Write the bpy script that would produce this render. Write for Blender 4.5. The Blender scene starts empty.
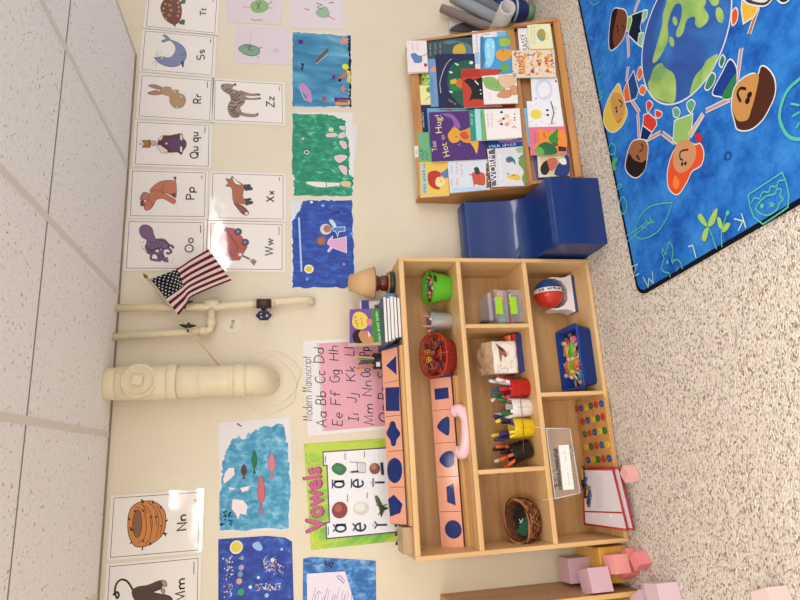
import bpy, bmesh, math, random
from mathutils import Vector, Matrix
# ------------------------------------------------------------------ camera
CD, CZ, YAW, PIT, ROL, FPX = 2.691897, 1.428471, 0.264498, 0.198983, -0.003304, 591.221803
scene = bpy.context.scene
COL = scene.collection
R0 = Vector((math.cos(YAW), -math.sin(YAW), 0))
F0 = Vector((math.sin(YAW)*math.cos(PIT), math.cos(YAW)*math.cos(PIT), -math.sin(PIT)))
U0 = R0.cross(F0)
RX = math.cos(ROL)*R0 + math.sin(ROL)*U0
UX = -math.sin(ROL)*R0 + math.cos(ROL)*U0
CAM = Vector((0, -CD, CZ))
cam = bpy.data.cameras.new('camera'); co = bpy.data.objects.new('camera', cam); COL.objects.link(co)
# the photograph was taken with the phone on its side: image right = world down
cx, cy, cz = -UX, RX, -F0
m = Matrix((cx, cy, cz)).transposed().to_4x4(); m.translation = CAM
co.matrix_world = m
cam.sensor_fit = 'HORIZONTAL'; cam.sensor_width = 36; cam.lens = 36*FPX/800
cam.clip_start = .05; cam.clip_end = 60
scene.camera = co
# ------------------------------------------------------------------ light
scene.view_settings.view_transform = 'Standard'
scene.view_settings.look = 'None'
scene.view_settings.gamma = 1
scene.view_settings.use_curve_mapping = False
scene.view_settings.exposure = 0.56
W = bpy.data.worlds.new('world'); scene.world = W; W.use_nodes = True
W.node_tree.nodes['Background'].inputs[0].default_value = (1, .965, .925, 1)
W.node_tree.nodes['Background'].inputs[1].default_value = 1.0
def area(name, loc, sx, sy, power, col=(1, .95, .89)):
    l = bpy.data.lights.new(name, 'AREA'); l.shape = 'RECTANGLE'; l.size = sx; l.size_y = sy
    l.energy = power; l.color = col
    o = bpy.data.objects.new(name, l); o.location = loc; COL.objects.link(o); return o
area('ceiling_lamp', (2.42, -3.8, 2.11), .6, 1.2, 40)
area('ceiling_lamp', (-.35, -3.3, 2.11), .6, 1.2, 36)
area('ceiling_lamp', (-.12, -1.60, 2.11), .22, .3, 7)
# ------------------------------------------------------------------ helpers
def lin(c):
    return c/12.92 if c <= .04045 else ((c+.055)/1.055)**2.4
def C(h):
    h = h.lstrip('#')
    if len(h) == 3: h = ''.join(a*2 for a in h)
    return tuple(lin(int(h[i:i+2], 16)/255) for i in (0, 2, 4)) + (1,)
def ray(x, y):
    return RX*(300-y) - UX*(x-400) + F0*FPX
class Fr:
    def __init__(s, O, ex, ey, n=None):
        s.O = Vector(O); s.ex = Vector(ex).normalized(); s.ey = Vector(ey).normalized()
        s.n = (s.ex.cross(s.ey)).normalized() if n is None else Vector(n).normalized()
    def off(s, d): return Fr(s.O+s.n*d, s.ex, s.ey, s.n)
    def ab(s, x, y):
        d = ray(x, y); t = (s.O-CAM).dot(s.n)/d.dot(s.n); q = CAM+d*t-s.O
        return (q.dot(s.ex), q.dot(s.ey))
    def w(s, a, b, h=0): return s.O+s.ex*a+s.ey*b+s.n*h
def onX(x, y, X): d = ray(x, y); return CAM+d*((X-CAM.x)/d.x)
def onY(x, y, Y): d = ray(x, y); return CAM+d*((Y-CAM.y)/d.y)
def onZ(x, y, Z): d = ray(x, y); return CAM+d*((Z-CAM.z)/d.z)
MATS = {}
def nt(name):
    m = bpy.data.materials.new(name); m.use_nodes = True
    return m, m.node_tree.nodes, m.node_tree.links, m.node_tree.nodes['Principled BSDF']
def mat(col, rough=.5, spec=.5, metal=0, coat=0, trans=0, alpha=1, name=None, noise=0, bump=0, bscale=60, sss=0, ior=1.45):
    key = (col, rough, spec, metal, coat, trans, alpha, noise, bump, bscale)
    if key in MATS: return MATS[key]
    m, N, L, b = nt(name or 'mat_'+col.lstrip('#'))
    b.inputs['Base Color'].default_value = C(col); b.inputs['Roughness'].default_value = rough
    b.inputs['Metallic'].default_value = metal; b.inputs['Specular IOR Level'].default_value = spec
    b.inputs['Coat Weight'].default_value = coat; b.inputs['Coat Roughness'].default_value = .08
    b.inputs['Transmission Weight'].default_value = trans; b.inputs['Alpha'].default_value = alpha
    b.inputs['IOR'].default_value = ior
    if noise or bump:
        tc = N.new('ShaderNodeTexCoord'); n = N.new('ShaderNodeTexNoise'); n.inputs['Scale'].default_value = bscale
        n.inputs['Detail'].default_value = 4
        L.new(tc.outputs['Object'], n.inputs['Vector'])
        if noise:
            hs = N.new('ShaderNodeHueSaturation'); hs.inputs['Color'].default_value = C(col)
            mr = N.new('ShaderNodeMapRange'); mr.inputs[1].default_value = .25; mr.inputs[2].default_value = .75
            mr.inputs[3].default_value = 1-noise; mr.inputs[4].default_value = 1+noise
            L.new(n.outputs['Fac'], mr.inputs[0]); L.new(mr.outputs[0], hs.inputs['Value']); L.new(hs.outputs[0], b.inputs['Base Color'])
        if bump:
            bp = N.new('ShaderNodeBump'); bp.inputs['Strength'].default_value = bump; bp.inputs['Distance'].default_value = .004
            L.new(n.outputs['Fac'], bp.inputs['Height']); L.new(bp.outputs[0], b.inputs['Normal'])
    MATS[key] = m; return m
def ink(rough=.6, coat=0, name='ink', wave=0):
    m, N, L, b = nt(name)
    a = N.new('ShaderNodeAttribute'); a.attribute_name = 'Col'
    g = N.new('ShaderNodeGamma'); g.inputs[1].default_value = 1.22; L.new(a.outputs['Color'], g.inputs[0])
    h = N.new('ShaderNodeHueSaturation'); h.inputs['Saturation'].default_value = .98; L.new(g.outputs[0], h.inputs['Color'])
    L.new(h.outputs[0], b.inputs['Base Color']); b.inputs['Roughness'].default_value = rough; b.inputs['Specular IOR Level'].default_value = .2
    b.inputs['Coat Weight'].default_value = coat; b.inputs['Coat Roughness'].default_value = .07
    if wave:
        tc = N.new('ShaderNodeTexCoord'); n = N.new('ShaderNodeTexNoise'); n.inputs['Scale'].default_value = 9
        n.inputs['Detail'].default_value = 1
        L.new(tc.outputs['Object'], n.inputs['Vector'])
        bp = N.new('ShaderNodeBump'); bp.inputs['Strength'].default_value = wave; bp.inputs['Distance'].default_value = .02
        L.new(n.outputs['Fac'], bp.inputs['Height']); L.new(bp.outputs[0], b.inputs['Coat Normal'])
    return m
INK = ink(.65, name='matte_print'); GLOSS = ink(.5, 1.0, 'laminated_print', wave=.06); COVER = ink(.4, .12, 'book_cover_print')
FELT = ink(.95, name='rug_print')
def ramp(N, stops):
    r = N.new('ShaderNodeValToRGB'); e = r.color_ramp.elements
    while len(e) < len(stops): e.new(.5)
    for i, (p, c) in enumerate(stops): e[i].position = p; e[i].color = C(c)
    return r
def brush(name, stops, sc=(14, 14, 40), rough=.6, dist=1.2, bump=.15):
    m, N, L, b = nt(name)
    tc = N.new('ShaderNodeTexCoord'); mp = N.new('ShaderNodeMapping'); mp.inputs['Scale'].default_value = sc
    n = N.new('ShaderNodeTexNoise'); n.inputs['Scale'].default_value = 1; n.inputs['Detail'].default_value = 6; n.inputs['Distortion'].default_value = dist
    r = ramp(N, stops)
    L.new(tc.outputs['Object'], mp.inputs[0]); L.new(mp.outputs[0], n.inputs['Vector']); L.new(n.outputs['Fac'], r.inputs[0])
    L.new(r.outputs[0], b.inputs['Base Color']); b.inputs['Roughness'].default_value = rough
    bp = N.new('ShaderNodeBump'); bp.inputs['Strength'].default_value = bump; bp.inputs['Distance'].default_value = .002
    L.new(n.outputs['Fac'], bp.inputs['Height']); L.new(bp.outputs[0], b.inputs['Normal'])
    return m
def wood(name, a, b_, c, axis=0, rough=.42, sc=1):
    m, N, L, b = nt(name)
    tc = N.new('ShaderNodeTexCoord'); mp = N.new('ShaderNodeMapping')
    s = [26*sc]*3; s[axis] = 1.6*sc; mp.inputs['Scale'].default_value = s
    n = N.new('ShaderNodeTexNoise'); n.inputs['Scale'].default_value = 1; n.inputs['Detail'].default_value = 5; n.inputs['Distortion'].default_value = .6
    r = ramp(N, [(.3, a), (.5, b_), (.72, c)])
    L.new(tc.outputs['Object'], mp.inputs[0]); L.new(mp.outputs[0], n.inputs['Vector']); L.new(n.outputs['Fac'], r.inputs[0])
    L.new(r.outputs[0], b.inputs['Base Color']); b.inputs['Roughness'].default_value = rough
    return m
MAPLE = ('#cda46c', '#d9b17a', '#e1bd8a')
MX = wood('maple_along_x', *MAPLE, axis=0); MZ = wood('maple_along_z', *MAPLE, axis=2); MY = wood('maple_along_y', *MAPLE, axis=1)
OAK = wood('golden_oak', '#a8703c', '#b8803f', '#c48c50', axis=0); OAKZ = wood('golden_oak_upright', '#a06a3a', '#b07a40', '#be8850', axis=2)

def tag(o, label=None, cat=None, group=None, kind=None):
    if label: o['label'] = label
    if cat: o['category'] = cat
    if group: o['group'] = group
    if kind: o['kind'] = kind
    return o
def thing(name, label, cat, loc, group=None, rz=0):
    o = bpy.data.objects.new(name, None); COL.objects.link(o); o.location = loc; o.rotation_euler = (0, 0, rz)
    o.empty_display_size = .05
    return tag(o, label, cat, group)
class MB:
    """collects shapes of one part in one bmesh, in world coordinates"""
    def __init__(s): s.bm = bmesh.new(); s.col = s.bm.loops.layers.float_color.new('Col'); s.ms = []; s.mi = 0
    def use(s, m):
        if m not in s.ms: s.ms.append(m)
        s.mi = s.ms.index(m); return s
    def face(s, vs, c=None, smooth=False):
        try: f = s.bm.faces.new(vs)
        except ValueError: return None
        f.material_index = s.mi; f.smooth = smooth
        if c:
            for l in f.loops: l[s.col] = c
        return f
    def v(s, p): return s.bm.verts.new(p)
    def hexa(s, p, c=None):
        v = [s.v(q) for q in p]
        for f in ((3, 2, 1, 0), (4, 5, 6, 7), (0, 1, 5, 4), (1, 2, 6, 5), (2, 3, 7, 6), (3, 0, 4, 7)): s.face([v[i] for i in f], c)
        return s
    def box(s, lo, hi, c=None, M=None):
        x0, y0, z0 = lo; x1, y1, z1 = hi
        p = [Vector(q) for q in ((x0, y0, z0), (x1, y0, z0), (x1, y1, z0), (x0, y1, z0), (x0, y0, z1), (x1, y0, z1), (x1, y1, z1), (x0, y1, z1))]
        if M: p = [M @ q for q in p]
        return s.hexa(p, c)
    def cbox(s, c0, size, rz=0, rx=0, ry=0, c=None):
        M = Matrix.Translation(c0) @ Matrix.Rotation(rz, 4, 'Z') @ Matrix.Rotation(ry, 4, 'Y') @ Matrix.Rotation(rx, 4, 'X')
        h = Vector(size)/2; return s.box(-h, h, c, M)
    def ring(s, c, u, v, r, n, r2=None):
        r2 = r if r2 is None else r2
        return [s.v(c+u*math.cos(2*math.pi*i/n)*r+v*math.sin(2*math.pi*i/n)*r2) for i in range(n)]
    def loft(s, rings, caps=True, c=None, smooth=True):
        n = len(rings[0])
        for a, b in zip(rings, rings[1:]):
            for i in range(n): s.face([a[i], a[(i+1) % n], b[(i+1) % n], b[i]], c, smooth)
        if caps: s.face(rings[0][::-1], c); s.face(rings[-1], c)
        return s
    def cyl(s, p0, p1, r0, r1=None, n=20, c=None, caps=True):
        p0 = Vector(p0); p1 = Vector(p1); r1 = r0 if r1 is None else r1
        d = (p1-p0).normalized(); u = d.orthogonal().normalized(); v = d.cross(u)
        return s.loft([s.ring(p0, u, v, r0, n), s.ring(p1, u, v, r1, n)], caps, c)
    def lathe(s, O, prof, ax=(0, 0, 1), n=28, c=None, sq=None, caps=True):
        O = Vector(O); d = Vector(ax).normalized(); u = Vector((1, 0, 0)) if abs(d.x) < .9 else Vector((0, 0, 1))
        u = (u-d*u.dot(d)).normalized(); v = d.cross(u)
        return s.loft([s.ring(O+d*h, u, v, max(r, 1e-4)*(sq[0] if sq else 1), n, max(r, 1e-4)*(sq[1] if sq else 1)) for r, h in prof], caps, c)
    def tube(s, path, r, n=10, c=None, closed=False):
        path = [Vector(p) for p in path]; rings = []; u = None
        for i, p in enumerate(path):
            a = path[max(i-1, 0)]; b = path[min(i+1, len(path)-1)]; d = (b-a).normalized()
            if u is None: u = d.orthogonal().normalized()
            u = (u-d*u.dot(d)).normalized(); rr = r[i] if isinstance(r, (list, tuple)) else r
            rings.append(s.ring(p, u, d.cross(u), rr, n))
        return s.loft(rings, True, c)
    def ball(s, ctr, r, n=16, c=None, sc=(1, 1, 1)):
        ctr = Vector(ctr); rings = []
        k = n//2
        for j in range(1, k):
            a = math.pi*j/k
            rings.append([s.v(ctr+Vector((math.cos(2*math.pi*i/n)*math.sin(a)*r*sc[0], math.sin(2*math.pi*i/n)*math.sin(a)*r*sc[1], -math.cos(a)*r*sc[2]))) for i in range(n)])
        s.loft(rings, False, c)
        b = s.v(ctr-Vector((0, 0, r*sc[2]))); t = s.v(ctr+Vector((0, 0, r*sc[2])))
        for i in range(n):
            s.face([b, rings[0][(i+1) % n], rings[0][i]], c, True); s.face([t, rings[-1][i], rings[-1][(i+1) % n]], c, True)
        return s
    def prism(s, fr, pts, h0, h1, c=None, side=None):
        """polygon in a frame (clockwise or not), extruded along its normal from h0 to h1"""
        ar = sum(pts[i][0]*pts[(i+1) % len(pts)][1]-pts[(i+1) % len(pts)][0]*pts[i][1] for i in range(len(pts)))
        if ar < 0: pts = pts[::-1]
        a = [s.v(fr.w(p[0], p[1], h0)) for p in pts]; b = [s.v(fr.w(p[0], p[1], h1)) for p in pts]
        s.face(b, c); s.face(a[::-1], side or c); n = len(pts)
        for i in range(n): s.face([a[i], a[(i+1) % n], b[(i+1) % n], b[i]], side or c)
        return s
    def build(s, name, m=None, parent=None, loc=None, bevel=0, seg=2, sub=0, smooth=False, solid=0):
        if m is not None:
            s.ms = [m] if not s.ms else s.ms
        me = bpy.data.meshes.new(name)
        if loc is None and parent is None:
            bb = [v.co for v in s.bm.verts]
            loc = Vector(((min(p.x for p in bb)+max(p.x for p in bb))/2, (min(p.y for p in bb)+max(p.y for p in bb))/2, min(p.z for p in bb)))
        base = Vector(loc) if loc is not None else parent.location.copy()
        q = parent
        if parent is not None:
            base = wloc(parent)
        for v in s.bm.verts: v.co -= base
        if smooth:
            for f in s.bm.faces: f.smooth = True
        s.bm.to_mesh(me); s.bm.free()
        for k in s.ms: me.materials.append(k)
        o = bpy.data.objects.new(name, me); COL.objects.link(o)
        if parent is not None: o.parent = parent
        else: o.location = base
        if solid:
            md = o.modifiers.new('s', 'SOLIDIFY'); md.thickness = solid; md.offset = 0
        if bevel:
            md = o.modifiers.new('b', 'BEVEL'); md.width = bevel; md.segments = seg; md.limit_method = 'ANGLE'; md.angle_limit = .7
            md.harden_normals = False
        if sub:
            md = o.modifiers.new('u', 'SUBSURF'); md.levels = sub; md.render_levels = sub
        return o
def wloc(o):
    p = Vector((0, 0, 0))
    while o is not None: p += o.location; o = o.parent
    return p
def cat(pts, closed=True, k=4):
    """Catmull-Rom smoothing"""
    n = len(pts); out = []
    rng = range(n) if closed else range(n-1)
    for i in rng:
        g = (lambda j: pts[j % n]) if closed else (lambda j: pts[max(0, min(n-1, j))])
        p0, p1, p2, p3 = g(i-1), g(i), g(i+1), g(i+2)
        for q in range(k):
            t = q/k
            out.append(tuple(.5*(2*p1[d]+(p2[d]-p0[d])*t+(2*p0[d]-5*p1[d]+4*p2[d]-p3[d])*t*t+(3*p1[d]-p0[d]-3*p2[d]+p3[d])*t**3) for d in range(len(p1))))
    if not closed: out.append(tuple(pts[-1]))
    return out
# ---- a small manuscript stroke alphabet
def arc(cx, cy, rx, ry, a0, a1, n=12):
    return [(cx+rx*math.cos(math.radians(a0+(a1-a0)*i/n)), cy+ry*math.sin(math.radians(a0+(a1-a0)*i/n))) for i in range(n+1)]
def dot(x, y): return [(x, y), (x+.001, y-.04)]
GL = {
 'a': (.56, [arc(.27, .28, .25, .28, 0, 360), [(.52, .56), (.52, 0)]]), 'b': (.56, [[(.05, 1), (.05, 0)], arc(.3, .28, .25, .28, 0, 360)]),
 'c': (.5, [arc(.28, .28, .25, .28, 45, 315)]), 'd': (.56, [arc(.27, .28, .25, .28, 0, 360), [(.52, 1), (.52, 0)]]),
 'e': (.54, [[(.03, .28), (.52, .3)]+arc(.28, .28, .25, .28, 5, 315)]), 'f': (.4, [arc(.32, .82, .15, .18, 10, 180)+[(.17, 0)], [(0, .55), (.36, .55)]]),
 'g': (.56, [arc(.27, .28, .25, .28, 0, 360), [(.52, .56), (.52, -.15)]+arc(.29, -.15, .23, .2, 0, -150)]),
 'h': (.54, [[(.05, 1), (.05, 0)], arc(.27, .32, .22, .24, 180, 0)+[(.49, 0)]]), 'i': (.12, [[(.05, .56), (.05, 0)], dot(.05, .8)]),
 'j': (.3, [[(.25, .56), (.25, -.15)]+arc(.05, -.15, .2, .2, 0, -140), dot(.25, .8)]), 'k': (.46, [[(.05, 1), (.05, 0)], [(.4, .55), (.07, .24)], [(.17, .34), (.43, 0)]]),
 'l': (.12, [[(.05, 1), (.05, 0)]]), 'm': (.86, [[(.05, .56), (.05, 0)], arc(.24, .32, .19, .24, 180, 0)+[(.43, 0)], arc(.62, .32, .19, .24, 180, 0)+[(.81, 0)]]),
 'n': (.54, [[(.05, .56), (.05, 0)], arc(.27, .32, .22, .24, 180, 0)+[(.49, 0)]]), 'o': (.56, [arc(.28, .28, .25, .28, 0, 360)]),
 'p': (.56, [[(.05, .56), (.05, -.35)], arc(.3, .28, .25, .28, 0, 360)]), 'q': (.6, [arc(.27, .28, .25, .28, 0, 360), [(.52, .56), (.52, -.35), (.62, -.25)]]),
 'r': (.4, [[(.05, .56), (.05, 0)], arc(.27, .32, .22, .22, 180, 50)]), 's': (.42, [arc(.21, .42, .17, .13, 40, 270)+arc(.21, .145, .17, .145, 90, -140)]),
 't': (.38, [[(.18, .85), (.18, 0)], [(0, .55), (.36, .55)]]), 'u': (.54, [[(.05, .56), (.05, .24)]+arc(.27, .24, .22, .24, 180, 360)+[(.49, .56), (.49, 0)]]),
 'v': (.46, [[(.02, .56), (.22, 0), (.42, .56)]]), 'w': (.74, [[(.02, .56), (.19, 0), (.36, .5), (.53, 0), (.7, .56)]]), 'x': (.46, [[(.02, .56), (.42, 0)], [(.42, .56), (.02, 0)]]),
 'y': (.5, [[(.02, .56), (.24, 0)], [(.46, .56), (.1, -.35)]]), 'z': (.46, [[(.04, .56), (.42, .56), (.02, 0), (.44, 0)]]),
 'A': (.8, [[(.02, 0), (.38, 1), (.74, 0)], [(.15, .35), (.61, .35)]]), 'B': (.6, [[(.05, 1), (.05, 0)], [(.05, 1)]+arc(.28, .76, .22, .24, 90, -90)+[(.05, .52)], [(.05, .52)]+arc(.3, .26, .25, .26, 90, -90)+[(.05, 0)]]),
 'C': (.78, [arc(.43, .5, .38, .5, 45, 315)]), 'D': (.75, [[(.05, 1), (.05, 0)], [(.05, 1)]+arc(.22, .5, .48, .5, 90, -90)+[(.05, 0)]]),
 'E': (.6, [[(.55, 1), (.05, 1), (.05, 0), (.55, 0)], [(.05, .52), (.45, .52)]]), 'F': (.58, [[(.55, 1), (.05, 1), (.05, 0)], [(.05, .52), (.45, .52)]]),
 'G': (.82, [arc(.43, .5, .38, .5, 45, 360)+[(.5, .5)]]), 'H': (.72, [[(.05, 1), (.05, 0)], [(.65, 1), (.65, 0)], [(.05, .5), (.65, .5)]]),
 'I': (.5, [[(.22, 1), (.22, 0)], [(.02, 1), (.42, 1)], [(.02, 0), (.42, 0)]]), 'J': (.6, [[(.5, 1), (.5, .24)]+arc(.27, .24, .23, .24, 0, -170)]),
 'K': (.66, [[(.05, 1), (.05, 0)], [(.58, 1), (.07, .45)], [(.2, .6), (.6, 0)]]), 'L': (.56, [[(.05, 1), (.05, 0), (.52, 0)]]),
 'M': (.86, [[(.04, 0), (.14, 1), (.42, .1), (.7, 1), (.8, 0)]]), 'N': (.74, [[(.05, 0), (.05, 1), (.67, 0), (.67, 1)]]), 'O': (.86, [arc(.43, .5, .4, .5, 0, 360)]),
 'P': (.6, [[(.05, 0), (.05, 1)]+arc(.28, .74, .26, .26, 90, -90)+[(.05, .48)]]), 'Q': (.88, [arc(.43, .5, .4, .5, 0, 360), [(.5, .25), (.84, -.08)]]),
 'R': (.64, [[(.05, 0), (.05, 1)]+arc(.28, .74, .26, .26, 90, -90)+[(.05, .48)], [(.28, .48), (.58, 0)]]), 'S': (.6, [arc(.3, .76, .25, .24, 35, 270)+arc(.3, .26, .27, .26, 90, -145)]),
 'T': (.72, [[(.35, 1), (.35, 0)], [(.02, 1), (.68, 1)]]), 'U': (.7, [[(.05, 1), (.05, .28)]+arc(.33, .28, .28, .28, 180, 360)+[(.61, 1)]]), 'V': (.7, [[(.02, 1), (.34, 0), (.66, 1)]]), 'W': (1.0, [[(.02, 1), (.25, 0), (.48, .9), (.71, 0), (.94, 1)]]),
 'X': (.66, [[(.04, 1), (.6, 0)], [(.6, 1), (.04, 0)]]), 'Y': (.66, [[(.03, 1), (.32, .5), (.62, 1)], [(.32, .5), (.32, 0)]]), 'Z': (.64, [[(.06, 1), (.58, 1), (.04, 0), (.6, 0)]]), ' ': (.35, []),
 '-': (.5, [[(.05, .4), (.4, .4)]]), '!': (.2, [[(.08, 1), (.08, .3)], dot(.08, .04)]), "'": (.14, [[(.06, 1), (.04, .8)]]), '.': (.14, [dot(.05, .04)])}
TXT = {}
def ftext_geo(s):
    """outline letters from Blender's built-in font as (verts, polygons)"""
    if s not in TXT:
        cu = bpy.data.curves.new('t', 'FONT'); cu.body = s; cu.resolution_u = 2
        o = bpy.data.objects.new('t', cu); COL.objects.link(o)
        me = bpy.data.meshes.new_from_object(o.evaluated_get(bpy.context.evaluated_depsgraph_get()))
        TXT[s] = ([(v.co.x, v.co.y) for v in me.vertices], [tuple(p.vertices) for p in me.polygons])
        bpy.data.objects.remove(o); bpy.data.curves.remove(cu); bpy.data.meshes.remove(me)
    return TXT[s]
class Art:
    """printed or painted marks laid on a flat surface; points are read off the photograph and put on the surface's own plane"""
    STEP = 6e-5
    def __init__(s, fr, h=0, mat=None, step=None):
        s.fr = fr; s.h = h; s.mb = MB(); s.m = mat or INK; s.mb.use(s.m); s.o = (0, 0, 1); s.st = step or s.STEP
    def cr(s, x0, y0, sc): s.o = (x0, y0, sc); return s
    def L(s, p): return s.fr.ab(s.o[0]+p[0]/s.o[2], s.o[1]+p[1]/s.o[2])
    def base(s, pts, col, t=.0008, side=None, px=True, round_=0):
        q = [s.L(p) for p in pts] if px else pts
        s.mb.prism(s.fr, q, s.h, s.h+t, C(col), C(side) if side else None); s.h += t; return s
    def up(s): s.h += s.st
    def ngon(s, q, col, m=None):
        s.mb.use(m or s.m)
        ar = sum(q[i][0]*q[(i+1) % len(q)][1]-q[(i+1) % len(q)][0]*q[i][1] for i in range(len(q)))
        if ar < 0: q = q[::-1]
        s.mb.face([s.mb.v(s.fr.w(a, b, s.h)) for a, b in q], C(col) if isinstance(col, str) else col); s.mb.use(s.m)
    def poly(s, pts, col, sm=False, m=None, ol=None, ow=.0016):
        q = [s.L(p) for p in pts]
        if sm: q = cat(q)
        s.up(); s.ngon(q, col, m)
        if ol: s.line_ab(q+[q[0]], ow, ol)
        return s
    def disc(s, c, r, col, n=20, ol=None, ow=.0016, ry=None, m=None):
        c = s.L(c); ry = ry or r; q = [(c[0]+r*math.cos(2*math.pi*i/n), c[1]+ry*math.sin(2*math.pi*i/n)) for i in range(n)]
        s.up(); s.ngon(q, col, m)
        if ol: s.line_ab(q+[q[0]], ow, ol)
        return s
    def line_ab(s, q, w, col, up=True):
        if up: s.up()
        c = C(col) if isinstance(col, str) else col
        q = [Vector(p) for p in q]; L = []; Rr = []
        closed = (q[0]-q[-1]).length < 1e-5 and len(q) > 3
        if closed: q = q[:-1]
        n = len(q)
        for i in range(n):
            a = q[(i-1) % n] if closed else q[max(i-1, 0)]; b = q[(i+1) % n] if closed else q[min(i+1, n-1)]
            d1 = (q[i]-a); d2 = (b-q[i])
            d1 = d1.normalized() if d1.length > 1e-9 else d2.normalized(); d2 = d2.normalized() if d2.length > 1e-9 else d1
            t = d1+d2
            if t.length < .3: t = d1
            t.normalize(); nn = Vector((-t.y, t.x)); k = 1/max(.5, abs(nn.dot(Vector((-d1.y, d1.x)))))
            L.append(s.mb.v(s.fr.w(*(q[i]+nn*w/2*k), s.h))); Rr.append(s.mb.v(s.fr.w(*(q[i]-nn*w/2*k), s.h)))
        for i in range(n if closed else n-1):
            j = (i+1) % n; s.mb.face([Rr[i], Rr[j], L[j], L[i]], c)
        return s
    def line(s, pts, w, col, sm=False):
        q = [s.L(p) for p in pts]
        if sm: q = cat(q, False)
        return s.line_ab(q, w, col)
    def loop(s, pts, w, col, sm=False):
        q = [s.L(p) for p in pts]
        if sm: q = cat(q)
        return s.line_ab(q+[q[0]], w, col)
    def stext(s, txt, p0, p1, h, w, col, slant=0, sx=None):
        a = Vector(s.L(p0)); b = Vector(s.L(p1)); d = (b-a); tw = sum(GL[ch][0]+.14 for ch in txt)-.14
        k = d.length/tw; d.normalize(); u = Vector((-d.y, d.x)); x = 0; s.up()
        for ch in txt:
            for st in GL[ch][1]:
                s.line_ab([a+d*((x+px_+slant*py_)*k)+u*(py_*h) for px_, py_ in st], w, col, up=False)
            x += GL[ch][0]+.14
        return s
    def ftext(s, txt, p0, p1, h, col, shear=0):
        V, P = ftext_geo(txt); x0 = min(v[0] for v in V); x1 = max(v[0] for v in V)
        a = Vector(s.L(p0)); b = Vector(s.L(p1)); d = b-a; k = d.length/(x1-x0); d.normalize(); u = Vector((-d.y, d.x)); s.up()
        vs = []
        for x, y in V:
            q = a+d*((x-x0)*k+shear*y*h/.7)+u*(y*h/.7); vs.append(s.mb.v(s.fr.w(q.x, q.y, s.h)))
        for p in P: s.mb.face([vs[i] for i in p], C(col))
        return s
    def blobs(s, n, box, r, cols, seed=1, px=True):
        """scattered small marks"""
        rd = random.Random(seed)
        for i in range(n):
            x = rd.uniform(box[0], box[2]); y = rd.uniform(box[1], box[3]); rr = r*rd.uniform(.5, 1.2); c = s.L((x, y))
            s.up() if i % 12 == 0 else None
            k = rd.randint(5, 7); s.ngon([(c[0]+rr*math.cos(6.283*j/k)*rd.uniform(.7, 1.1), c[1]+rr*math.sin(6.283*j/k)*rd.uniform(.7, 1.1)) for j in range(k)], rd.choice(cols))
        return s
    def build(s, name, label=None, catg=None, group=None, parent=None, loc=None):
        o = s.mb.build(name, None, parent, loc)
        if label or catg: tag(o, label, catg, group)
        return o
def sq(A, pts, c, w=.0016, n=0):
    """illegible line of small lettering: a row of short strokes between two points"""
    a, b_ = Vector(A.L(pts[0])), Vector(A.L(pts[1])); d = b_-a; L_ = d.length; d.normalize(); u = Vector((-d.y, d.x))
    h = max(.007, w*3.2); k = max(3, int(L_/(h*.75))); A.up(); st = L_/k
    for i in range(k):
        if i % 6 == 4: continue
        p = a+d*(st*(i+.15)); hh = h*(.75, 1, .7, .9, 1)[i % 5]
        A.line_ab([p, p+u*hh], max(.0012, w*.55), c, up=False)
        if i % 3 != 1: A.line_ab([p+u*hh*(.5, .95, .1)[i % 3], p+d*st*.62+u*hh*(.5, .95, .1)[i % 3]], max(.0012, w*.5), c, up=False)
        if i % 2: A.line_ab([p+d*st*.62, p+d*st*.62+u*hh*.7], max(.0012, w*.5), c, up=False)
# ================================================================== the room
XA, HC, D1, TS = .1553, 2.127, .8396, .6096
XE = XA+3*TS                                         # the ceiling steps up past here
def struct(mb, name, m, **k): return tag(mb.build(name, m, **k), kind='structure')
def wall_mat():
    m, N, L, b = nt('cream_painted_block')
    tc = N.new('ShaderNodeTexCoord')
    n = N.new('ShaderNodeTexNoise'); n.inputs['Scale'].default_value = 1.6; n.inputs['Detail'].default_value = 5
    r = ramp(N, [(.3, '#d8ccb2'), (.7, '#e0d6c0')])
    L.new(tc.outputs['Object'], n.inputs['Vector']); L.new(n.outputs['Fac'], r.inputs[0]); L.new(r.outputs[0], b.inputs['Base Color'])
    n2 = N.new('ShaderNodeTexNoise'); n2.inputs['Scale'].default_value = 9; n2.inputs['Detail'].default_value = 6
    L.new(tc.outputs['Object'], n2.inputs['Vector'])
    bp = N.new('ShaderNodeBump'); bp.inputs['Strength'].default_value = .35; bp.inputs['Distance'].default_value = .01
    L.new(n2.outputs['Fac'], bp.inputs['Height']); L.new(bp.outputs[0], b.inputs['Normal'])
    b.inputs['Roughness'].default_value = .42; return m
PAINT = wall_mat()
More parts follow.
